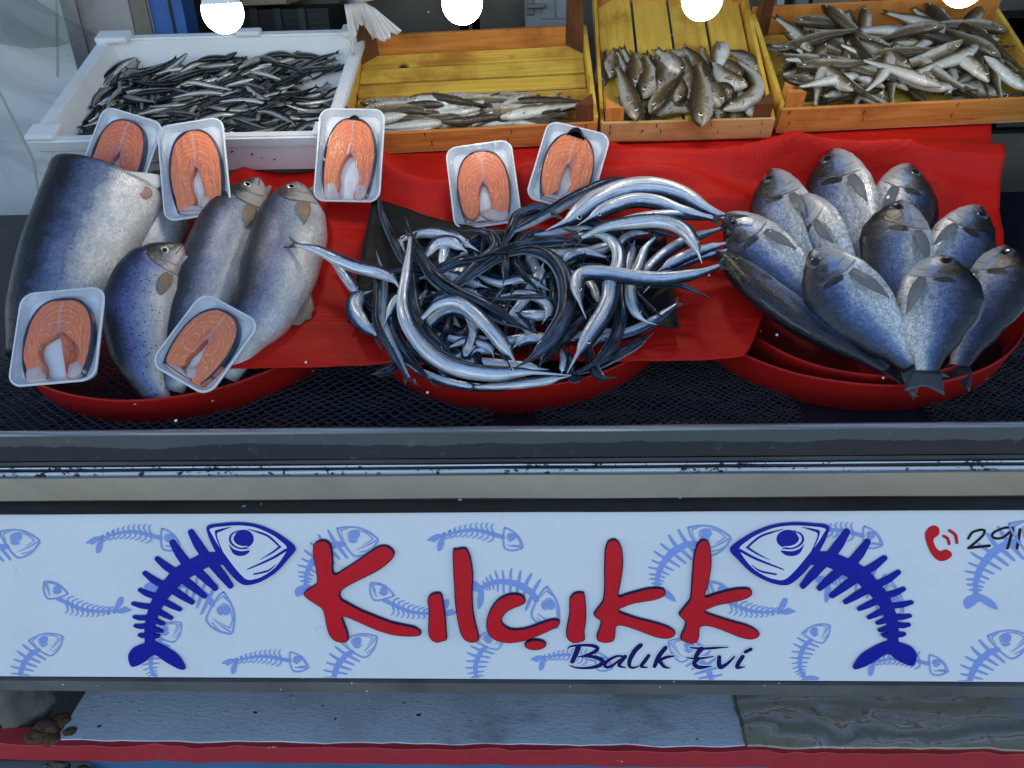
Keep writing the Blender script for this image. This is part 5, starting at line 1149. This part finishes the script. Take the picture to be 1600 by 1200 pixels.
# ------------------------------------------------------------------ bulbs
t = T('lit bulb diffuser', col=(.9, .9, .9), rough=.4, ecol=(1., .89, .70), est=15.5); M['lit'] = t.m
M['white_plastic'] = simple('white lamp collar', (.75, .75, .74), .35)
for px, py, nm in ((348, 19, 'lit bulb hanging over the white foam box'), (722, 5, 'lit bulb hanging over the half empty orange crate'), (1097, -1, 'lit bulb hanging over the tall yellow crate'), (1505, -22, 'lit bulb hanging over the wide crate, cut by the frame top')):
    dep = 1.36; C0 = CAM+ray(px, py)*dep; r0 = 31.5/F*dep
    e = empty('light_bulb', C0, nm, 'bulb')
    def lathe(name, prof, m, N=32):
        V = []; Fc = []; K = len(prof)
        for i in range(N):
            a = 2*pi*i/N
            for r, z in prof: V.append(C0+Vector((r*cos(a), r*sin(a), z)))
        for i in range(N):
            for j in range(K-1): a = i*K+j; b_ = ((i+1) % N)*K+j; Fc.append((a, b_, b_+1, a+1))
        return mk(name, V, Fc, m, e)
    lathe('diffuser', [(.0002, -r0)]+[(r0*sin(a), -r0*cos(a)) for a in [pi/2*k/10 for k in range(1, 11)]]+[(r0*.985, r0*.22), (r0*.93, r0*.40)], M['lit'])
    lathe('collar', [(r0*.94, r0*.40), (r0*.86, r0*.75), (r0*.66, r0*1.5), (r0*.46, r0*2.0), (.0135, r0*2.05)], M['white_plastic'])
    so = lathe('socket', [(.0136, r0*2.05), (.021, r0*2.1), (.022, r0*3.4), (.012, r0*3.9), (.003, r0*4.0)], M['dark_in'])
    zt_ = 2.75-C0.z; lathe('cord', [(.003, r0*4.0), (.003, zt_)], M['dark_in'], 8)

# ------------------------------------------------------------------ sign
t = T('white sign board', rough=.35); v = t.obj(); n = t.noise(v, 5, 6, .6); n2 = t.noise(t.scl(v, (3., 1., .25)), 30, 4, .6); n3 = t.noise(v, 30, 5, .6)
c = t.mix(t.mth('MULTIPLY', t.step(n, .45, .8), .35), (.70, .71, .72), (.55, .56, .56)); c = t.mix(t.mth('MULTIPLY', t.step(n3, .66, .76), .35), c, (.33, .31, .27)); t.set(col=c, spec=.3, norm=t.bump(t.mth('ADD', n, n2), .1, .001)); M['sign'] = t.m
M['sign_red'] = grimy('red letter face', (.62, .010, .020), .35, sc=8, amt=.2, dark=(.22, .008, .012), bmp=.06, spec=.15)
M['sign_navy'] = simple('navy letter edge', (.008, .008, .04), .4, spec=.15)
M['sign_blue'] = grimy('royal blue face', (.010, .016, .30), .32, sc=8, amt=.25, dark=(.006, .010, .18), bmp=.06, spec=.12)
M['print_pale'] = simple('pale blue print', (.24, .33, .66), .4, spec=.2)
M['print_navy'] = simple('navy print', (.008, .010, .10), .35, spec=.12)
M['print_black'] = simple('black print', (.008, .008, .009), .35, spec=.15)
M['print_white'] = simple('white print halo', (.72, .73, .75), .35)
sg = empty('shop_sign', SIGN.hit(800, 925), 'long white sign board with red lettering and two blue fish skeletons', 'sign')
Xs = Vector((1, 0, 0)); hU = (SU-SIGN.p).dot(SIGN.e); hD = (SD-SIGN.p).dot(SIGN.e)
V = [SIGN.p+Xs*x+SIGN.e*y+SIGN.n*z for z in (-.008, 0) for (x, y) in ((X0, hD), (X1, hD), (X1, hU), (X0, hU))]
mk('board', V, [(3, 2, 1, 0), (4, 5, 6, 7), (0, 1, 5, 4), (1, 2, 6, 5), (2, 3, 7, 6), (3, 0, 4, 7)], M['sign'], sg, False)
cnt = [0]
def S2(p): q = SIGN.hit(p[0], p[1])-SIGN.p; return Vector((q.x, q.dot(SIGN.e), 0))
def S3(x, y, z): return SIGN.p+Xs*x+SIGN.e*y+SIGN.n*z
YT = hU-.0012; YB_ = hD+.0012
class Art:
    """flat or raised shapes on the board"""
    def __init__(s): s.V = []; s.F = []; s.fm = []; s.k = 0
    def poly(s, px, z0, z1=None, smooth=5, bev=.0008, slot=0, edge=0, clip=True):
        P = [S2(p) for p in px]; P = crom(P, smooth, True) if smooth > 1 else P
        s.outline([(p.x, p.y) for p in P], z0, z1, bev, slot, edge, clip)
    def outline(s, P, z0, z1, bev, slot, edge, clip=True):
        if clip: P = [(x, min(YT, max(YB_, y))) for x, y in P]
        Q = [P[0]]
        for p in P[1:]:
            if abs(p[0]-Q[-1][0])+abs(p[1]-Q[-1][1]) > 2e-5: Q.append(p)
        if len(Q) > 2 and abs(Q[0][0]-Q[-1][0])+abs(Q[0][1]-Q[-1][1]) < 2e-5: Q.pop()
        if len(Q) < 3 or max(p[1] for p in Q)-min(p[1] for p in Q) < 3e-4: return
        s.k += 1; z0 += s.k*2.5e-5
        k = len(s.V)
        if z1 is None:
            s.V += [S3(x, y, z0) for x, y in Q]; n = len(Q); ar = sum(Q[i][0]*Q[(i+1) % n][1]-Q[(i+1) % n][0]*Q[i][1] for i in range(n))
            f = tuple(range(k, k+n)); s.F.append(f if ar > 0 else f[::-1]); s.fm.append(slot)
        else:
            z1 += s.k*2.5e-5; V, Fc = solid_outline(Q, z0, z1, bev); s.V += [S3(*v_) for v_ in V]
            for f in Fc: s.F.append(tuple(q+k for q in f)); s.fm.append(edge if len(f) == 4 and f[0] < 3*len(Q) else slot)
            s.fm[-2] = slot
    def stroke(s, px, w, z0, z1=None, slot=0, edge=0, n=22, w2=None, bev=.0006, cap=True):
        """line of picture points with a width (or list of widths) in picture pixels"""
        P = crom([S2(p) for p in px], n); m_ = mpp(SIGN.hit(*px[0])); ws = w if isinstance(w, (list, tuple)) else [w, w if w2 is None else w2]
        L_, R_ = [], []
        for i, p in enumerate(P):
            d = (P[min(i+1, n-1)]-P[max(i-1, 0)]).normalized(); nn = Vector((-d.y, d.x, 0)); f_ = i/(n-1)*(len(ws)-1); k = min(len(ws)-2, int(f_)); ww = (ws[k]+(ws[k+1]-ws[k])*(f_-k))*.5*m_
            L_.append(p+nn*ww); R_.append(p-nn*ww)
        def capp(p, q, dr):
            c_ = (p+q)/2; r = (p-q).length/2; d0 = (p-c_); out_ = []
            for a in (1, 2, 3, 4, 5): th = -pi*a/6*dr; out_.append(c_+Vector((d0.x*cos(th)-d0.y*sin(th), d0.x*sin(th)+d0.y*cos(th), 0)))
            return out_
        O = L_+(capp(L_[-1], R_[-1], 1) if cap else [])+R_[::-1]+(capp(R_[0], L_[0], 1) if cap else [])
        s.outline([(p.x, p.y) for p in O], z0, z1, bev, slot, edge)
    def done(s, name, mats, smooth=False): return mk(name, s.V, s.F, mats, sg, smooth, None, s.fm)
def X(pts, ox, oy, sc): return [(ox+x/sc, oy+y/sc) for x, y in pts]
# fish skeleton design, in the pixels of the big one (origin 190, 800; scale 4.617)
HEAD = [(625, 95), (720, 78), (830, 70), (950, 80), (1060, 115), (1160, 170), (1258, 255), (1210, 330), (1130, 420), (1040, 480), (960, 512), (880, 515), (800, 450), (730, 360), (670, 250), (632, 160)]
HEADIN = [(652, 110), (760, 93), (870, 88), (980, 104), (1085, 150), (1150, 195), (1200, 246), (1178, 305), (1115, 390), (1040, 445), (980, 470), (910, 475), (838, 405), (770, 315), (705, 225), (662, 150)]
SPINE = [(735, 330), (620, 340), (520, 390), (420, 450), (340, 540), (280, 620), (235, 720), (210, 820), (208, 950)]
TAIL = [(178, 938), (240, 930), (330, 970), (410, 1025), (450, 1080), (465, 1125), (420, 1122), (330, 1075), (245, 1022), (180, 1070), (95, 1108), (65, 1080), (58, 1020), (95, 970)]
RU = [((610, 310), (505, 140), 46), ((480, 375), (372, 215), 46), ((390, 430), (262, 332), 38), ((290, 515), (172, 435), 34), ((240, 600), (138, 556), 30), ((215, 678), (88, 654), 28), ((180, 757), (98, 750), 26), ((175, 817), (105, 814), 26), ((180, 882), (135, 880), 26)]
RD = [((660, 370), (790, 528), 44), ((550, 420), (682, 545), 42), ((450, 480), (602, 600), 40), ((370, 555), (515, 646), 36), ((310, 640), (428, 697), 30), ((265, 708), (365, 760), 28), ((238, 772), (310, 800), 26), ((228, 832), (296, 852), 26), ((238, 886), (274, 886), 26)]
CURL = [[(785, 222), (815, 255), (870, 272), (936, 266), (905, 298), (858, 306), (812, 285)]]
def skeleton(mapf, big, name, mats, sw=1.0, thin=1.0, head=True):
    a = Art(); z0 = .0006; z1 = .0045 if big else None
    f = lambda P: [mapf(x, y) for x, y in P]
    k = sw/4.617; rk = 1.45 if big else 1.1; sk_ = 1.14 if big else 1.
    a.stroke(f(SPINE), [q_*k*sk_ for q_ in (80, 96, 104, 98, 88, 74, 64, 62)], z0, z1, n=30)
    for p, q, w in RU+RD: a.stroke(f([p, ((p[0]*.5+q[0]*.5)+(6 if q[0] > p[0] else -2), p[1]*.5+q[1]*.5+4), q]), [w*k*1.0*rk, w*k*.95*rk, w*k*.62*rk], z0, z1, n=9)
    a.poly(f(TAIL), z0, z1, 4)
    if head:
        if big:
            a.poly(f(HEAD), z0, z1, 4); a.poly(f(HEADIN), .0049, None, 4, slot=1)
        else:
            R_ = [((x+u)/2, (y+v_)/2) for (x, y), (u, v_) in zip(HEAD, HEADIN)]; a.stroke(f(R_+[R_[0]]), 26*k, z0, None, n=60)
        zz = .0052 if big else z0
        a.poly(f([(700, 118), (805, 97), (730, 128), (698, 150), (720, 225), (748, 292), (706, 215), (684, 140)]), zz, None, 3)
        a.stroke(f([(920, 112), (1050, 155), (1110, 200), (1152, 244)]), [4*k, 16*k, 16*k, 14*k], zz); a.stroke(f([(1152, 240), (1090, 285), (1008, 332)]), [16*k, 12*k, 3*k], zz)
        a.stroke(f([(1195, 262), (1110, 315), (1020, 358), (918, 402)]), [20*k, 18*k, 14*k, 8*k], zz); a.stroke(f([(1122, 368), (1065, 412), (965, 437)]), [4*k, 15*k, 12*k], zz)
        E = [(890+73*cos(q), 183+66*sin(q)) for q in [2*pi*i/14 for i in range(14)]]; a.poly(f(E), zz, None, 3)
        a.stroke(f([(852, 122), (805, 150), (792, 190), (812, 225), (860, 250), (925, 252)]), [4*k, 12*k, 15*k, 15*k, 12*k, 5*k], zz); a.poly(f(CURL[0]), zz, None, 3)
        if big: a.stroke(f([(835, 140), (812, 178), (826, 215), (868, 238), (918, 236)]), [4*k, 14*k, 17*k, 14*k, 4*k], zz+.0003, slot=1)
    return a.done(name, mats)
BLUE = [M['sign_blue'], M['sign']]
skeleton(lambda x, y: (190+x/4.617, 800+y/4.617), True, 'fish_emblem', BLUE)
skeleton(lambda x, y: (1430-(190+x/4.617-203)*1.117, 800+y/4.617-2+3*(x/1258)), True, 'fish_emblem', BLUE, 1.06)
def sim(sc, rot, at, ref=(660, 560), mir=False):
    r = radians(rot); c_, s_ = cos(r), sin(r)
    def g(x, y):
        x, y = (x-ref[0])/4.617*sc, (y-ref[1])/4.617*sc
        if mir: x = -x
        return (at[0]+x*c_-y*s_, at[1]+x*s_+y*c_)
    return g
PP = [M['print_pale'], M['sign']]
HT = (1258, 255); TT = (60, 1060)
for sc, rot, at, ref, mir in ((.48, 0, (65, 846), HT, False), (.50, 2, (594, 844), HT, False), (.52, 0, (1145, 841), HT, False), (.60, -2, (1506, 945), TT, False),
    (.40, -20, (72, 1006), (900, 270), False), (.42, -22, (562, 1008), (900, 270), False), (.42, 22, (1072, 1015), (900, 270), True), (.50, -12, (1575, 1005), (900, 270), False),
    (.34, -30, (1276, 990), (900, 270), False), (.36, -35, (767, 1000), (900, 270), False), (.50, 65, (345, 958), (900, 270), False), (.50, 62, (852, 950), (900, 270), False), (.36, -32, (262, 988), (900, 270), False), (.48, 62, (1390, 940), (900, 270), False)):
    skeleton(sim(sc, rot, at, ref, mir), False, 'fish_print', PP, sc)
def long_print(tail, head, arch, hs):
    """slimmer printed skeleton arching from tail to head"""
    T_, H_ = Vector(tail), Vector(head); d = H_-T_; L_ = d.length; d.normalize(); up = Vector((d.y, -d.x))*(1 if arch > 0 else 1); ar = arch
    q = lambda u, v_: tuple(T_+d*(u*L_)+up*(v_*L_+ar*L_*(4*u*(1-u))))
    a = Art(); z0 = .0006
    a.stroke([q(u, 0) for u in (.12, .3, .5, .765)], [.022*L_, .034*L_, .04*L_, .05*L_], z0, n=20)
    for i in range(10):
        u = .16+.056*i; ln = (.035+.0075*i); lean = -.035
        for s_ in (1, -1): a.stroke([q(u, .01*s_), q(u+lean*s_*.4-.015, ln*s_*.6), q(u+.02*s_-.03, ln*s_)], [.017*L_, .016*L_, .011*L_], z0, n=6)
    a.poly([q(.13, .015), q(.06, .055), q(-.03, .045), q(.02, .01), q(.05, -.02)], z0, None, 3); a.poly([q(.13, .0), q(.085, -.06), q(.10, -.14), q(.14, -.13), q(.155, -.05)], z0, None, 3)
    O_ = Vector(q(.73, .0)); dv = (Vector(q(1., -.02))-O_).normalized(); pv = Vector((-dv.y, dv.x)) if (-dv.y*0+dv.x) > 0 else Vector((dv.y, -dv.x)); sc_ = .29*L_/633
    g = lambda P_: [tuple(O_+dv*((x-640)*sc_)+pv*((y-330)*sc_)) for x, y in P_]; R_ = [((x+u_)/2, (y+v_)/2) for (x, y), (u_, v_) in zip(HEAD, HEADIN)]
    a.stroke(g(R_+[R_[0]]), .017*L_, z0, n=50); a.stroke(g([(920, 112), (1050, 155), (1152, 244), (1008, 332)]), .009*L_, z0, n=20); a.stroke(g([(1195, 262), (1110, 315), (918, 402)]), .010*L_, z0, n=14)
    a.poly(g([(890+85*cos(t_), 190+78*sin(t_)) for t_ in [2*pi*i_/12 for i_ in range(12)]]), z0, None, 3); a.stroke(g([(800, 150), (785, 215), (850, 290), (935, 285)]), .010*L_, z0, n=12)
    a.done('fish_print', PP)
for a_ in (((138, 852), (284, 860), .17, 1), ((671, 848), (819, 860), .17, 1), ((350, 1040), (483, 1046), .13, 1), ((1235, 850), (1381, 856), .17, 1), ((832, 1034), (958, 1046), .13, 1), ((1345, 1042), (1482, 1052), .13, 1)): long_print(*a_)
for a_ in (((203, 948), (62, 912), .15, 1), ((712, 952), (572, 914), .15, 1), ((1240, 950), (1100, 912), .15, 1)): long_print(*a_)

RED = [M['sign_red'], M['sign_navy']]
LET = [
 ([(150, 200), (160, 140), (200, 112), (250, 112), (285, 140), (300, 190), (308, 270), (316, 372), (400, 330), (500, 265), (600, 195), (650, 162), (700, 150), (750, 165), (786, 207), (770, 255), (720, 305), (640, 360), (540, 410), (450, 455), (385, 495), (362, 535), (378, 572), (430, 602), (520, 650), (640, 700), (760, 745), (870, 770), (940, 785), (985, 815), (994, 842), (970, 858), (880, 862), (780, 852), (680, 825), (580, 785), (480, 740), (386, 706), (396, 760), (415, 810), (428, 870), (412, 904), (370, 910), (320, 895), (280, 855), (258, 790), (240, 700), (222, 648), (170, 610), (110, 570), (78, 536), (92, 508), (130, 480), (170, 455), (182, 425), (175, 350), (160, 270)], 460),
 ([(1043, 578), (1060, 540), (1090, 522), (1140, 520), (1160, 550), (1172, 620), (1185, 720), (1192, 820), (1194, 885), (1160, 900), (1120, 910), (1080, 895), (1055, 860), (1047, 800), (1052, 700), (1050, 640)], 460),
 ([(1240, 190), (1270, 178), (1320, 168), (1350, 180), (1375, 230), (1390, 300), (1400, 390), (1395, 480), (1395, 560), (1400, 650), (1415, 740), (1435, 820), (1445, 868), (1430, 900), (1390, 910), (1340, 895), (1305, 850), (1285, 780), (1268, 690), (1255, 580), (1250, 480), (1243, 350)], 460),
 ([(405, 598), (400, 560), (370, 535), (320, 525), (260, 535), (200, 565), (150, 620), (115, 690), (100, 760), (105, 810), (130, 860), (180, 895), (250, 912), (330, 910), (420, 890), (510, 855), (600, 815), (655, 785), (675, 752), (660, 730), (620, 725), (560, 740), (480, 770), (400, 795), (320, 803), (270, 790), (235, 765), (222, 738), (235, 700), (270, 665), (320, 640), (370, 620)], 740),
 ([(748, 580), (758, 550), (790, 520), (850, 515), (868, 540), (878, 640), (878, 740), (866, 820), (868, 888), (830, 905), (785, 912), (745, 895), (722, 850), (728, 780), (745, 690)], 740),
 ([(25, 180), (45, 125), (75, 105), (110, 105), (140, 135), (160, 190), (167, 280), (160, 370), (145, 460), (133, 543), (200, 525), (290, 500), (370, 482), (440, 480), (485, 490), (496, 520), (480, 550), (420, 575), (340, 590), (250, 605), (180, 630), (130, 657), (190, 685), (280, 715), (380, 740), (470, 765), (540, 795), (574, 830), (560, 860), (520, 878), (450, 875), (370, 850), (280, 815), (190, 785), (132, 777), (110, 792), (105, 850), (92, 895), (50, 910), (0, 908), (-35, 890), (-40, 852), (-20, 800), (-10, 742), (-40, 720), (-64, 690), (-45, 655), (-10, 608), (10, 570), (18, 480), (18, 350), (20, 250)], 940),
 ([(735, 160), (765, 115), (800, 105), (835, 130), (850, 200), (855, 290), (845, 380), (825, 470), (806, 546), (880, 525), (970, 500), (1050, 485), (1130, 482), (1164, 498), (1170, 530), (1150, 555), (1090, 580), (1000, 600), (900, 620), (835, 645), (801, 661), (850, 685), (940, 715), (1040, 745), (1130, 770), (1200, 805), (1229, 838), (1215, 868), (1160, 885), (1080, 870), (990, 835), (900, 800), (830, 782), (782, 782), (762, 802), (758, 860), (743, 903), (700, 918), (650, 905), (614, 885), (617, 850), (640, 800), (650, 747), (625, 720), (599, 690), (620, 655), (665, 600), (688, 560), (697, 450), (705, 340), (715, 240)], 940)]
for pts, ox in LET:
    a = Art(); a.poly(X(pts, ox, 820, 5), .0009, .0062, 4, .0017, 0, 1)
    if pts[0] == (405, 598):
        a.poly(X([(483+85*cos(q)+8*sin(q), 926+42*sin(q)-6*cos(q)) for q in [2*pi*i/16 for i in range(16)]], ox, 820, 5), .0009, .0062, 3, .0017, 0, 1)
    a.done('letter', RED)
BAL = [([(205, 97), (185, 150), (160, 203)], [40, 38, 30]), ([(128, 106), (150, 90), (220, 82), (310, 85), (348, 104), (325, 130), (262, 155), (205, 168)], [10, 16, 20, 24, 30, 26, 18, 8]), ([(205, 166), (300, 165), (365, 182), (386, 205), (352, 234), (280, 248), (200, 248), (145, 232)], [8, 20, 30, 34, 28, 20, 16, 8]),
 ([(552, 165), (490, 162), (430, 190), (398, 225), (412, 243), (450, 235), (500, 195), (545, 165)], [14, 18, 24, 26, 22, 16, 10]), ([(548, 165), (515, 205), (505, 232), (550, 247)], [30, 30, 24, 8]),
 ([(662, 82), (622, 120), (585, 185), (580, 232), (608, 247), (652, 234)], [34, 36, 34, 30, 20, 8]), ([(722, 158), (695, 195), (668, 236), (712, 246)], [26, 30, 26, 8]),
 ([(845, 100), (795, 165), (765, 236)], [32, 34, 28]), ([(912, 160), (850, 170), (802, 195), (815, 215), (838, 240), (880, 250)], [10, 22, 24, 28, 24, 6]),
 ([(1028, 99), (1120, 106), (1210, 101), (1305, 96)], [12, 20, 18, 6]), ([(1108, 108), (1085, 135), (1068, 165)], [38, 36, 30]), ([(1000, 172), (1080, 180), (1195, 164)], [8, 20, 8]), ([(1085, 180), (1055, 212), (1090, 243), (1185, 236)], [30, 34, 28, 6]),
 ([(1240, 168), (1238, 215), (1248, 244), (1300, 215), (1352, 165)], [30, 32, 30, 20, 12]), ([(1412, 165), (1385, 205), (1372, 243), (1428, 240)], [30, 32, 28, 6]), ([(1432, 130), (1472, 110)], [26, 26])]
h = Art()
for P, w in BAL: h.stroke(X(P, 860, 990, 4.706), [q/4.706+3.2 for q in w], .0010, n=20)
h.done('lettering_halo', [M['print_white']])
h = Art()
for P, w in BAL: h.stroke(X(P, 860, 990, 4.706), [q/4.706*1.04 for q in w], .0016, n=20)
h.done('lettering', [M['print_navy']])
a = Art(); a.poly(X([(120, 140), (150, 105), (195, 97), (218, 125), (215, 160), (180, 190), (178, 215), (195, 255), (225, 280), (265, 268), (300, 285), (308, 315), (270, 345), (225, 352), (185, 330), (150, 280), (125, 220), (115, 170)], 1420, 800, 4.617), .0009, None, 4)
a.stroke(X([(250, 172), (277, 190), (290, 228)], 1420, 800, 4.617), 4.6, .0009); a.stroke(X([(292, 132), (333, 165), (345, 220)], 1420, 800, 4.617), 4.8, .0009); a.done('phone_symbol', [M['sign_red']])
a = Art()
for P in ([(427, 190), (455, 148), (500, 130), (542, 130), (538, 160), (498, 202), (430, 258)], [(430, 258), (500, 250), (580, 242)], [(752, 112), (690, 113), (625, 138), (598, 165), (620, 188), (672, 184), (728, 142), (754, 110)], [(756, 108), (733, 180), (710, 260)], [(800, 125), (790, 190), (778, 260)]):
    a.stroke(X(P, 1420, 800, 4.617), 4.0 if len(P) != 3 else 4.6, .0009, n=26)
a.done('number', [M['print_black']])

# ------------------------------------------------------------------ white crumbs
M['crumb'] = simple('white ice crumb', (.75, .76, .76), .4)
for i, (px, py, h_, w_) in enumerate(((478, 566, .004, 'red cloth front edge by the trout basin'), (1214, 523, .004, 'red cloth before the bream'), (1380, 590, -.03, 'inner bream basin rim'), (275, 657, -.03, 'trout basin front'), (668, 613, -.02, 'garfish basin front'), (1108, 430, .004, 'red cloth by the garfish tail'))):
    bm = bmesh.new(); bmesh.ops.create_icosphere(bm, subdivisions=2, radius=.0022)
    for v_ in bm.verts: v_.co *= 1+.3*noise.noise(v_.co*900)
    o = bmobj('ice_crumb', bm, M['crumb'], None, True); o.location = CL.hit(px, py, h_) if h_ > 0 else RIM.hit(px, py, .004); tag(o, 'tiny white crumb on the '+w_, 'crumb')
